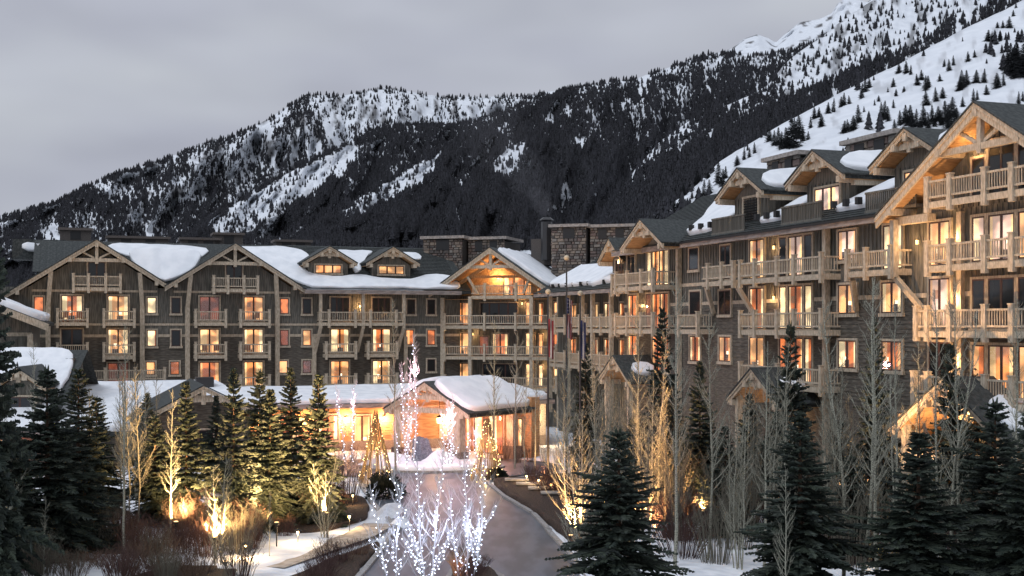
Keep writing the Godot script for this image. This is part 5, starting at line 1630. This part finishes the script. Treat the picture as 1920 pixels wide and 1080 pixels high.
# ------------------------------------------------------------------ things on the ground
func grounds() -> void:
	var b := MB.new()
	b.blob(Vector3(0, .75, 0), Vector3(.75, 1.15, .65), cut, .6)
	b.blob(Vector3(.45, .4, .25), Vector3(.6, .6, .5), cut, .35)
	var o := part("boulder", b, M.boulder, self)
	tag(o, "grey blue boulder standing in the snow of the round island before the porch", "boulder")
	o.position = Vector3(-6.4, .3, -87.0)
	var pile := put("snow_pile", mound(1.8, 1.3, .95, 3), M.snow, self)
	tag(pile, "heaped snow pile beside the boulder on the round island", "snow pile")
	pile.position = Vector3(-5.0, .3, -86.4)
	var pile2 := put("snow_pile", mound(2.3, 1.2, .7, 8), M.snow, self)
	tag(pile2, "long low snow pile at the left end of the round island", "snow pile")
	pile2.position = Vector3(-8.4, .3, -87.2)
	# wigwams of tied sticks with lamps inside
	for q in [[-8.7, -78.5, 4.7, "golden lit wigwam of tied branches left of the drive"], [-1.6, -79.5, 4.3, "golden lit wigwam of tied branches at the right kerb before the white lit wall"]]:
		var t := thing("branch_wigwam", q[3], "garden ornament", Vector3(q[0], 0, q[1]), 0.0, "lit branch wigwams beside the drive")
		var st := MB.new()
		for k in 64:
			var a := TAU * k / 64 + R.randf_range(-.1, .1)
			var r := R.randf_range(.85, 1.2)
			st.tube([Vector3(cos(a) * r, 0, sin(a) * r), Vector3(cos(a) * r * .5, q[2] * .5, sin(a) * r * .5), Vector3(cos(a + .4) * .1, q[2] * R.randf_range(.85, 1.0), sin(a + .4) * .1)], [.022, .018, .01], 3)
		part("branches", st, M.straw, t, true)
		var lb := MB.new()
		for k in 110:
			var h := R.randf()
			var a := R.randf() * TAU
			lb.octa(Vector3(cos(a), 0, sin(a)) * (1.08 * (1 - h) + .12) + Vector3(0, h * q[2] * .93, 0), .028)
		part("light_string", lb, M.bulb_gold, t, true)
		omni(t, Vector3(0, .5, 0), Color(1, .62, .25), 5.0)
		omni(t, Vector3(0, 2.2, 0), Color(1, .62, .25), 4.0)
		part("lamp_bulb", MB.new().box(Vector3(0, .5, 0), Vector3(.1, .1, .1)), M.lamp_warm, t)
		part("lamp_bulb", MB.new().box(Vector3(0, 2.2, 0), Vector3(.1, .1, .1)), M.lamp_warm, t)
	# landscape lights: fixture and lamp
	var lamps := [
		[-12.2, -50.4, 12.0, Vector3(-.08, .72, -1.0), "before the orange trunk spruce"], [-10.4, -54.2, 14.0, Vector3(-.2, .72, -1.0), "before the brightest gold spruce"], [-14.9, -54.4, 10.0, Vector3(-.12, .72, -1.0), "under the first gilded spruce"],
		[-11.7, -50.0, .5, Vector3(0, 1, 0), "under the bushy low gold aspen"], [-8.6, -57.0, 8.0, Vector3(-.2, .72, -1.0), "under the spruce nearest the lobby wall"],
		[2.7, -56.3, 6.0, Vector3(.2, 1, -.3), "at the foot of the brightest aspen beside the drive"], [6.6, -57.0, 4.0, Vector3(0, 1, -.3), "under the warm lit aspen clump"], [9.0, -57.6, 13.0, Vector3(.1, 1, -1.0), "before the rusty gilded spruce"], [7.9, -58.5, 3.0, Vector3(.1, 1, -.4), "between the warm aspens and the rusty spruce"],
		[15.3, -57.6, 11.0, Vector3(.68, .9, -.12), "facing the great end gable"], [10.6, -66.0, 9.0, Vector3(.75, .9, -.1), "facing the middle balconies of the right wing"], [4.4, -59.5, 4.0, Vector3(.2, 1, -.3), "among the aspens behind the brightest one"], [6.2, -62.5, 6.0, Vector3(0, 1, -.2), "beneath the first entrance gable aspens"], [5.2, -54.0, 3.0, Vector3(.1, 1, -.3), "left of the big blue spruce"],
		[14.6, -52.6, 7.0, Vector3(.1, .8, -.4), "behind the big right foreground spruces"], [1.9, -78.0, 4.0, Vector3(.2, .8, -.8), "before the white lit wall right of the porch"]]
	for q in lamps:
		var t := thing("garden_uplight", "small black garden uplight " + q[4], "garden light", Vector3(q[0], .18 if q[2] < 8.0 else 1.1, q[1]), 0.0)
		part("housing", MB.new().tube([Vector3(0, -1.2, 0), Vector3(0, .1, 0), Vector3(0, .12, 0), Vector3(0, .24, 0)], [.03, .03, .09, .12], 8), M.black, t)
		part("lamp_lens", MB.new().tube([Vector3(0, .245, 0), Vector3(0, .26, 0), Vector3(0, .262, 0)], [.1, .1, .0], 8), M.lamp_warm, t)
		var l := SpotLight3D.new()
		l.name = "lamp_light"
		l.light_color = (Color(1, .52, .2) if q[0] > 0.0 and q[0] < 10.0 else Color(1, .58, .28) if q[0] > 10.0 else Color(1, .6, .24)).linear_to_srgb()
		l.light_energy = q[2] * ((9.0 if q[0] < 2.0 else 27.0) if q[2] < 8.0 else (34.0 if q[0] > 0.0 else 50.0))
		l.spot_angle = 48.0
		l.spot_range = 40.0
		l.spot_attenuation = 2.0
		l.light_size = .1
		l.shadow_enabled = true
		t.add_child(l, true)
		l.position = Vector3(0, .34, 0)
		l.basis = Basis.looking_at(q[3].normalized(), Vector3.BACK)
	# low path lights
	var path := [[.9, -75.6, 1.8], [1.6, -73.6, 1.8], [2.3, -71.6, 1.8], [-7.9, -59.6, 3.0], [-9.6, -55.0, 3.4], [-11.2, -51.6, 5.0], [5.0, -72.0, 2.4], [-8.7, -67.0, 1.2], [15.4, -51.5, 7.0]]
	var told := ["topmost of the three beside the garden steps", "middle one of the three beside the garden steps", "lowest of the three beside the garden steps", "where the footpath meets the drive", "halfway along the lit footpath", "at the lower end of the lit footpath", "behind the garden steps in the dark bed", "in the snow under the wigwam left of the drive", "in the snow behind the big right spruces"]
	for k in path.size():
		var q: Array = path[k]
		var t := thing("path_light", "low mushroom path light " + told[k], "path light", Vector3(q[0], .25, q[1]), 0.0)
		part("stake", MB.new().tube([Vector3(0, -.25, 0), Vector3(0, .5, 0)], [.02, .02], 5), M.black, t)
		part("lamp_glass", MB.new().tube([Vector3(0, .48, 0), Vector3(0, .58, 0)], [.06, .06], 6), M.lamp_warm, t)
		part("hood", MB.new().tube([Vector3(0, .59, 0), Vector3(0, .68, 0)], [.2, .03], 8), M.black, t)
		omni(t, Vector3(0, .45, .1), Color(1, .64, .3), q[2], .06)

func plants() -> void:
	for q in [[101, 9.0, .27], [102, 9.0, .24], [103, 8.5, .25], [104, 9.0, .25], [105, 8.0, .22]]:
		spruces.append([null, q[1], spruce_meshes(q[0], q[1], q[1] * q[2])])
	for q in [[201, 10.0, 2, .3, .13, .085], [202, 10.0, 1, .35, .12, .075], [203, 9.0, 1, .3, .16, .06], [204, 5.5, 4, .12, .24, .045], [205, 9.0, 4, .12, .24, .07], [206, 9.0, 5, .2, .15, .05]]:
		aspens.append([null, q[1], aspen_meshes(q[0], q[1], q[2], q[3], q[4], q[5])[0]])
	for q in [[301, 1.5, 1.6, 70], [302, 1.2, 2.0, 80], [303, 2.2, 1.8, 60]]:
		shrubs.append([shrub_mesh(q[0], q[1], q[2], q[3])])
	spruce(0, -19.71, -52, 8.37, 1.35, "tall dark spruce in the left foreground, foremost of the dark clump below the snowy roofs")
	spruce(1, -20.15, -57, 8.07, 1.27, "dark spruce right behind the foremost left spruce, its top against the timber balcony")
	spruce(2, -21.34, -63, 6.44, 1.33, "shorter dark spruce on the right flank of the left clump")
	spruce(2, -20.43, -50, 6.13, 1.61, "dark spruce low at the left frame edge in front of the red lit porch")
	spruce(1, -19.02, -45, 14.25, 0.5, "tall dark spruce at the left frame edge, its boughs before the mountain and cabin")
	spruce(3, -21.41, -72, 6.15, 1.21, "dim spruce standing before the brown gable porch, left of the first gilded spruce")
	spruce(4, -15.94, -60, 7.29, 1.11, "spruce with dark top and gilded lower boughs in front of the brown gable porch")
	spruce(3, -12.71, -56, 8.17, 0.88, "spruce with orange lit trunk and golden boughs, tallest of the gilded trio")
	spruce(4, -11.84, -60, 6.92, 1.17, "brightest gold spruce, lit from below on every tier, right of the orange trunk spruce")
	spruce(0, -13.98, -68, 7.69, 0.91, "dark spruce standing behind the brightest gold spruce")
	spruce(1, -11.91, -66, 7.82, 1, "dark spruce between the brightest gold spruce and the lobby wall")
	spruce(2, -9.79, -62, 7.68, 0.96, "dark spruce nearest the lobby wall with a few gilded lower boughs")
	spruce(4, -17.86, -74, 5.82, 1.07, "small dark spruce peeping out between two gilded spruces before the snowy roof")
	spruce(0, 3.57, -41, 6.65, 1.52, "big dark blue spruce in the foreground right of the drive")
	spruce(3, 9.49, -62, 8.3, 0.89, "spruce with rusty gilded boughs behind the aspens right of the big foreground spruce")
	spruce(4, 9.19, -70, 7.17, 0.88, "slim gilded spruce top beside the first entrance gable of the right wing")
	spruce(1, 9.07, -74, 11.19, 0.68, "tall dark spruce rising past the bay balconies of the right wing")
	spruce(2, 4.92, -82, 9, 0.68, "narrow dark spruce before the stair bay in the hotel corner")
	spruce(0, 13.62, -60, 10.31, 0.69, "tall dark spruce in front of the corner balconies in the middle of the right wing")
	spruce(3, 10.1, -43, 7.05, 1.58, "big dark foreground spruce below the middle of the right wing")
	spruce(1, 18.33, -62, 10.59, 0.6, "tall slim dark spruce between the two window columns of the right wing")
	spruce(4, 13.25, -40, 6.54, 1.92, "big dark foreground spruce below the lit diagonal stair gable")
	spruce(2, 20.01, -56, 9.32, 0.74, "tall dark spruce before the lower balconies of the great end gable")
	spruce(0, 17.33, -44, 7.46, 1.35, "big dark spruce at the right frame edge, its tips reaching over snow patches")
	spruce(3, 16.53, -39, 7.49, 1.41, "foremost dark spruce cut by the right frame edge")
	spruce(1, 22.83, -60, 7.97, 1.07, "dark snow flecked spruce beneath the orange lit glass bay")
	spruce(2, 12.77, -66, 6.47, 1.01, "dark spruce under the second entrance gable of the right wing")
	spruce(4, 10.09, -58, 5.26, 1.55, "shadowed spruce behind the aspens left of the second entrance gable")
	spruce(0, 14.36, -52, 4.62, 1.42, "dark low spruce between the two biggest right foreground spruces")
	aspen(1, -16.44, -52, 10.09, "bright straight aspen left of centre with a lamplit trunk, alone before the dark left spruces")
	aspen(1, -15.35, -55, 7.18, "slim aspen with tan trunk between the dark left clump and the first gilded spruce")
	aspen(2, -18.9, -62, 6.01, "thin grey aspen close right of the bright straight aspen")
	aspen(1, -20.22, -68, 7.69, "thin aspen rising before the terrace railing")
	aspen(3, -12.05, -50.5, 4.77, "bushy low aspen lit gold in front of the gilded spruces")
	aspen(2, -19.45, -47, 8.2, "bare grey aspen at the left frame edge")
	aspen(1, -31.1, -80, 9.03, "bare aspen in front of the big left snow roof")
	aspen(2, -17.94, -47, 3.5, "pale sapling at the foot of the foremost left spruce")
	aspen(3, -8.67, -57, 4.1, "forked bare aspen leaning beside the brown shrubs left of the drive")
	aspen(1, -10.29, -52, 3.04, "slender grey sapling in front of the brightest gold spruce")
	aspen(4, 3.02, -57, 8.07, "brightly lit many branched aspen right of the drive, trunk white at the base")
	aspen(1, 3.22, -72, 9.12, "tall bare aspen right of the three flagpoles")
	aspen(2, 4.36, -66, 9.2, "grey aspen before the narrow dark spruce in the hotel corner")
	aspen(5, 5.17, -68, 8.88, "clump of bare aspens under the first entrance gable")
	aspen(0, 6.94, -60, 10.57, "tall forked aspen lit warm in front of the tall dark spruce by the bay")
	aspen(5, 6.35, -58, 7.78, "warmly lit aspen clump above the big blue spruce")
	aspen(1, 6.65, -50, 12, "tall straight green grey aspen right of the big blue spruce, reaching the bay balcony")
	aspen(2, 8.25, -52, 10.61, "aspen with bowed trunk before the rusty gilded spruce")
	aspen(5, 9.24, -50, 7.65, "dense clump of thin grey aspens before the second entrance gable")
	aspen(1, 9.85, -48, 9.42, "tall thin aspen on the right of the dense grey clump")
	aspen(5, 11.79, -54, 9.34, "bare aspen clump before the lower corner balconies of the right wing")
	aspen(2, 11.48, -60, 7.7, "bare grey aspen behind the dense grey clump")
	aspen(0, 12.09, -44, 11.76, "stout pale aspen before the left window column of the right wing")
	aspen(1, 14, -47, 11.88, "tall pale bent aspen between the two window columns")
	aspen(1, 16.35, -52, 11.18, "slim aspen before the right window column of the right wing")
	aspen(2, 12.93, -42, 8.39, "dark leaning aspen just left of the third big foreground spruce")
	aspen(5, 14.61, -56, 8.1, "thin aspens crowded under the left window column")
	aspen(0, 16.08, -45, 11.41, "left one of a tall aspen pair before the great end gable")
	aspen(1, 16.64, -45.5, 11.82, "right one of a tall aspen pair before the great end gable")
	aspen(2, 9.01, -40, 5.34, "young grey aspen leaning across the second big foreground spruce")
	aspen(2, 19.29, -58, 9.29, "bare aspen beside the diagonal stair gable")
	aspen(1, 20.54, -50, 11.13, "bare aspen before the glass bay at the right frame edge")
	aspen(1, -7.96, -84, 11.9, "unlit bare aspen behind the left string lit trunk, before the central facade")
	aspen(2, 0.89, -82, 7.22, "left bare aspen of the group before the white lit porch wall")
	aspen(1, 1.46, -80, 8.68, "bare aspen close before the white lit porch wall, second of its group")
	aspen(2, 7.08, -74, 7.49, "bare aspen in front of the first entrance gable roof")
	aspen(1, -1.25, -82, 10.43, "thin bare aspen in front of the corner balconies above the porch roof")
	aspen(2, 0.19, -86, 9.7, "thin bare aspen rising over the right end of the porch snow roof")
	aspen(3, 2.83, -50, 5.91, "low spreading bright aspen at the right kerb below the tallest lit one")
	for k in 40:
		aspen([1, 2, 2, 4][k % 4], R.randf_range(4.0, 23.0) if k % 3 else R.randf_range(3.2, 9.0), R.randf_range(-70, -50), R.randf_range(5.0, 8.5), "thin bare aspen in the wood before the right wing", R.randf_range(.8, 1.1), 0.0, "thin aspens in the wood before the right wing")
	for k in 10:
		spruce(k % 5, 6.0 + k * 1.75 + R.randf_range(-.5, .5), R.randf_range(-70, -62), R.randf_range(3.2, 5.5), R.randf_range(1.3, 1.7), "half grown dark spruce deep in the wood before the right wing", 0.0, "young spruces in the wood before the right wing")
	spruce(1, -17.6, -60.5, 5.6, 1.5, "half grown dark spruce right of the bright straight aspen")
	spruce(2, -18.8, -54.0, 4.2, 1.5, "young dark spruce at the foot of the left clump, beside the brown shrubs")
	spruce(0, -13.8, -70.0, 6.4, 1.3, "dark spruce behind the orange trunk spruce, against the hall roof")
	for k in 16:
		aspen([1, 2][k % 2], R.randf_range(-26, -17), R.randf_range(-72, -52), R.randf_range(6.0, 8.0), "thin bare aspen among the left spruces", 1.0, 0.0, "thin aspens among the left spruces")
	for k in 60:
		shrub(k % 3, R.randf_range(-21, -10.3), R.randf_range(-58, -46), R.randf_range(.5, 1.0), "low brown shrub in the mulch bed at the bottom left", "brown shrubs in the bottom left bed", ["dark_twigs", "twigs", "grey_twigs"][k % 3])
	for k in 9:
		shrub(k % 3, -17.5 + k * .75 + R.randf_range(-.3, .3), -52.0 - R.randf() * 4.0, R.randf_range(.7, 1.0), "bare reddish shrub in the bed at the bottom left, lit red and gold", "reddish shrubs in the bottom left bed", "red_twigs")
	for k in 10:
		shrub(k % 3, -11.5 + R.randf_range(-2.0, 2.6), -61.5 - R.randf() * 9.0, R.randf_range(.8, 1.2), "brown bare shrub between the gilded spruces and the drive", "brown shrubs left of the drive", "twigs" if k % 3 else "red_twigs")
	for k in 8:
		shrub(k % 2, -1.7 + R.randf_range(-.4, .5), -46.5 - R.randf() * 6.0, R.randf_range(.45, .65), "dark bare shrub in the foreground bed between drive and side road", "dark shrubs in the foreground bed", "dark_twigs")
	for k in 9:
		shrub(k % 2, -7.0 + R.randf_range(-.8, .5), -45.5 - R.randf() * 8.0, R.randf_range(.5, .75), "purplish dark shrub between the lit footpath and the side road", "dark shrubs beside the footpath", "dark_twigs")
	for k in 34:
		var t := R.randf()
		shrub(k % 3, lerpf(1.0, 4.6, t) + R.randf_range(-.5, 1.4), lerpf(-79, -62, t) + R.randf_range(-2, 2), R.randf_range(.5, .85), "low dark brown shrub in the mulch bed right of the drive", "brown shrubs in the bed right of the drive", "dark_twigs")
	for k in 8:
		shrub(2, -13.0 + k * 1.1, -92.3 + k * .45 + R.randf() * .6, R.randf_range(.45, .6), "purplish bare shrub in front of the lit lobby wall", "shrubs along the lobby wall", "red_twigs")
	for k in 7:
		shrub(2, -.6 + k * 1.0, -88.6 - R.randf() * 3.0, R.randf_range(.5, .75), "bare shrub before the white lit wall right of the porch", "shrubs before the white lit wall", "twigs")
	for k in 56:
		shrub(k % 3, 4.8 + R.randf() * 17.0, -50.0 - R.randf() * 19.0, R.randf_range(1.0, 1.7), "bare undergrowth shrub in the wood before the right wing", "undergrowth before the right wing", ["twigs", "dark_twigs", "grey_twigs"][k % 3])
	for k in 18:
		shrub(k % 3, -28.0 + R.randf() * 13.0, -52.0 - R.randf() * 14.0, R.randf_range(.6, 1.0), "bare undergrowth shrub under the dark left spruces", "undergrowth under the left spruces", "twigs")
	var g := MB.new()
	for k in 160:
		var a := R.randf() * TAU
		var r := R.randf() * .5
		g.tube([Vector3(cos(a) * r * .3, 0, sin(a) * r * .3), Vector3(cos(a) * r * .7, R.randf_range(.5, .8), sin(a) * r * .7), Vector3(cos(a) * r * 1.5, R.randf_range(.8, 1.3), sin(a) * r * 1.5)], [.012, .01, .003], 3)
	var o := part("grass_clump", g, M.straw, self)
	tag(o, "straw coloured grass clump lit orange among the string lit foreground stems", "grass clump")
	o.position = Vector3(-2.1, 0, -48.4)
	omni(o, Vector3(.1, .5, .7), Color(1, .42, .25), 1.0, .08)
	for q in [[-7.4, -71.5, 1.5, "big dark rounded bush left of the drive below the turning circle"], [-1.0, -79.4, .7, "small dark rounded bush at the right kerb under the wigwam"]]:
		var bb := MB.new()
		bb.tinted = true
		for k in 2600:
			var d := Vector3(R.randf_range(-1, 1), R.randf_range(-.2, 1), R.randf_range(-1, 1)).normalized()
			d *= .8 + .5 * cut.get_noise_3dv(d * 55.0 + Vector3(q[2] * 90.0, 0, 0))
			bb.col = Color(.016, .022, .018) * R.randf_range(.6, 1.6)
			twig(bb, d * q[2] * R.randf_range(.6, .95) * Vector3(1, .95, .8), (d + Vector3(R.randf_range(-.6, .6), R.randf_range(-.4, .6), R.randf_range(-.6, .6))).normalized(), .2, .045)
		var bo := part("evergreen_bush", bb, M.needles, self)
		tag(bo, q[3], "bush")
		bo.position = Vector3(q[0], .2, q[1])

# trees wound with white lights
func string_lights() -> void:
	var list := [
		[501, -7.1, -86.0, 9.6, 3, .30, .10, .06, "tallest tree wound in blue white string lights, beside the porch posts", 3.0],
		[502, -11.7, -88.0, 6.2, 2, .35, .10, .05, "slender string lit tree in front of the orange lobby wall", 1.2],
		[503, -4.3, -84.5, 5.4, 4, .15, .14, .05, "broad string lit tree before the porch opening, right of the tallest lit tree", 2.5],
		[504, -3.2, -46.6, 5.6, 3, .12, .24, .04, "foremost string lit tree, many stemmed, in the centre foreground", 3.0],
		[505, -1.75, -47.2, 5.4, 3, .15, .24, .04, "string lit tree with outspread arms just right of the foremost one", 2.5],
		[506, -4.6, -47.6, 4.4, 2, .12, .26, .035, "lowest string lit tree, left of the foremost one", 1.5],
		[507, -2.5, -79.0, 4.2, 2, .2, .14, .04, "small string lit tree between the drive and the right wigwam", 1.0],
		[508, -7.5, -84.0, 4.6, 2, .2, .16, .04, "short string lit tree left of the boulder", 1.0]]
	for q in list:
		var t := thing("string_lit_tree", q[8], "tree", Vector3(q[1], 0, q[2]), 0.0)
		var k := aspen_meshes(q[0], q[3], q[4], q[5], q[6], q[7], 1.1, 4.2 if q[2] > -60 else 1.3)
		for m in k[0]: put("trunk", m, M.pale_bark, t)
		var g := RandomNumberGenerator.new()
		g.seed = q[0] + 9
		var n := 0
		var step: float = .155 if q[2] > -60 else .2
		for p in k[1]:
			n += 1
			if p.size() < 6 and g.randf() < .38: continue
			var b := MB.new()
			var spin := g.randf() * TAU
			var top := .93 if p.size() > 6 else 1.0
			var L := 0.0
			for j in p.size() - 1: L += p[j].distance_to(p[j + 1])
			var cnt := int(L * top / step)
			for j in cnt:
				var f: float = float(j) / cnt * top * (p.size() - 1)
				var c: Vector3 = p[int(f)].lerp(p[int(f) + 1], f - int(f))
				if c.y < .3: continue
				spin += 1.9
				var rr := (.1 if p.size() > 6 else .06) * g.randf_range(.7, 1.3)
				b.octa(c + Vector3(cos(spin) * rr, g.randf_range(-.03, .03), sin(spin) * rr), (.025 if q[2] > -60 else .034) * g.randf_range(.8, 1.2))
			if b.v.size(): part("light_string", b, M.bulb, t, true)
		omni(t, Vector3(.3, q[3] * (.45 if q[2] > -60 else .72), .5), Color(.62, .7, 1.0) if q[2] > -60 else Color(1.0, .55, .64), q[9] * (1.0 if q[2] > -60 else 3.6), .3)

func small_things() -> void:
	# three flagpoles
	for q in [[3.47, -78.0, 14.2, 10.1, 0, "tallest flagpole, with a globe finial and a striped flag hanging limp", "striped flag with blue canton hanging limp on the tallest pole"],
			[2.35, -80.0, 12.1, 9.0, 1, "left short flagpole with a red and white flag", "red and white flag hanging limp on the left pole"],
			[4.45, -80.0, 12.0, 8.9, 2, "right short flagpole with a dark and white flag", "dark blue and white flag hanging limp on the right pole"]]:
		var t := thing("flagpole", q[5], "flagpole", Vector3(q[0], 0, q[1]), 0.0)
		part("pole", MB.new().tube([Vector3(0, 0, 0), Vector3(0, q[2], 0)], [.09, .05], 8), M.metal, t)
		var fb := MB.new()
		fb.blob(Vector3(0, q[2] + .16, 0), Vector3(.18, .18, .18), cut, 0.0)
		part("finial", fb, M.finial, t)
		var f := thing("flag", q[6], "flag", Vector3(q[0], q[2] - 1.6 if q[4] else q[2] - 2.4, q[1] + .1))
		var cols := [[M.flag_red, M.flag_white], [M.flag_red, M.flag_white], [M.flag_blue, M.flag_white]]
		var n := 7 if q[4] == 0 else 3
		for k in n:     # stripes of the cloth, gathered into folds
			var b := MB.new()
			var x0 := .02 + .34 * k / n
			var x1 := .02 + .34 * (k + 1) / n
			for j in 10:
				var ya := -.25 * j
				var yb := -.25 * (j + 1)
				if q[4] == 0 and k < 3 and j < 4: continue
				var za := .1 * sin(k * 2.1 + j * .5)
				var zb := .1 * sin((k + 1) * 2.1 + j * .5)
				b.quad(Vector3(x0, yb - .2 * k / n, za), Vector3(x1, yb - .2 * k / n, zb), Vector3(x1, ya - .2 * k / n, zb), Vector3(x0, ya - .2 * k / n, za))
			var tone: int = k % 2
			if q[4] == 1: tone = 0 if k != 1 else 1
			part("stripe", b, cols[q[4]][tone], f)
		if q[4] == 0:
			var c := MB.new()
			for k in 3:
				var za := .1 * sin(k * 2.1)
				var zb := .1 * sin((k + 1) * 2.1)
				c.quad(Vector3(.02 + .34 * k / 7, -1.0, za), Vector3(.02 + .34 * (k + 1) / 7, -1.0, zb), Vector3(.02 + .34 * (k + 1) / 7, 0, zb), Vector3(.02 + .34 * k / 7, 0, za))
			part("canton", c, M.flag_blue, f)
			var stars := MB.new()
			for k in 12: stars.box(Vector3(.06 + (k % 3) * .065, -.12 - (k / 3) * .23, .13), Vector3(.03, .03, .01))
			part("stars", stars, M.flag_white, f)
	# steel lattice of the lift station behind the right wing
	var t := thing("lift_truss", "dark steel lattice gantry on the slope left of the stone chimney", "gantry", Vector3(42.0, 27.5, -215.0), -.2)
	var b := MB.new()
	for y in [0.0, 2.4]:
		b.bar(Vector3(-3.2, y, 0), Vector3(3.2, y, 0), .2, .2)
		b.bar(Vector3(-3.2, y, -1.6), Vector3(3.2, y, -1.6), .2, .2)
	for k in 6:
		b.bar(Vector3(-3.2 + k * 1.08, 0, 0), Vector3(-2.12 + k * 1.08, 2.4, 0), .14, .14)
		b.bar(Vector3(-2.12 + k * 1.08, 0, 0), Vector3(-3.2 + k * 1.08, 2.4, 0), .14, .14)
	part("lattice", b, M.metal, t)
	for x in [-2.9, 2.9]:
		part("leg", MB.new().bar(Vector3(x, 0, -.8), Vector3(x, -27, -.8), .5, .5, Vector3.RIGHT), M.metal, t)
	# chairs
	var spots := [[-42.4, 10.4, .7, "left chair behind the railing of the upper left balcony in the first gable"], [-43.5, 10.4, .6, "second chair on the upper left balcony in the first gable"], [-31.2, 7.3, .7, "left chair on the lower left balcony of the second gable"], [-30.0, 7.3, .7, "right chair on the lower left balcony of the second gable"], [-27.0, 7.3, .7, "chair on the lower right balcony of the second gable"], [-26.2, 10.4, .7, "chair on the upper right balcony of the second gable"]]
	for q in spots:
		var p := Vector3(0, 0, -127.2) + Vector3(q[0], q[1], q[2]).rotated(Vector3.UP, .3369)
		chair(p, .3369 + R.randf_range(-.5, .5), q[3])
	# smoke drifting from the metal flue
	var lodge: Node3D = get_node("corner_lodge")
	var mouth := lodge.position + Vector3(3.3, 21.6, -8).rotated(Vector3.UP, lodge.rotation.y)
	for q in [[Vector3(-.6, 1.6, 0), Vector3(2.2, 3.6, 2.2), .03, "thickest smoke wisp just above the metal flue"], [Vector3(-2.6, 5.0, -1), Vector3(4.5, 6.5, 4), .012, "thinner smoke drifting left over the metal flue"], [Vector3(-5.6, 9.0, -2), Vector3(7.5, 8.0, 6), .005, "faint topmost smoke high over the metal flue"]]:
		var f := FogVolume.new()
		f.name = numbered("chimney_smoke")
		f.shape = RenderingServer.FOG_VOLUME_SHAPE_ELLIPSOID
		f.size = q[1]
		var fm := FogMaterial.new()
		fm.albedo = Color(.95, .96, 1.0)
		fm.density = q[2]
		f.material = fm
		add_child(f)
		f.position = mouth + q[0]
		f.rotation.z = .55
		tag(f, q[3], "smoke", "smoke from the metal flue")
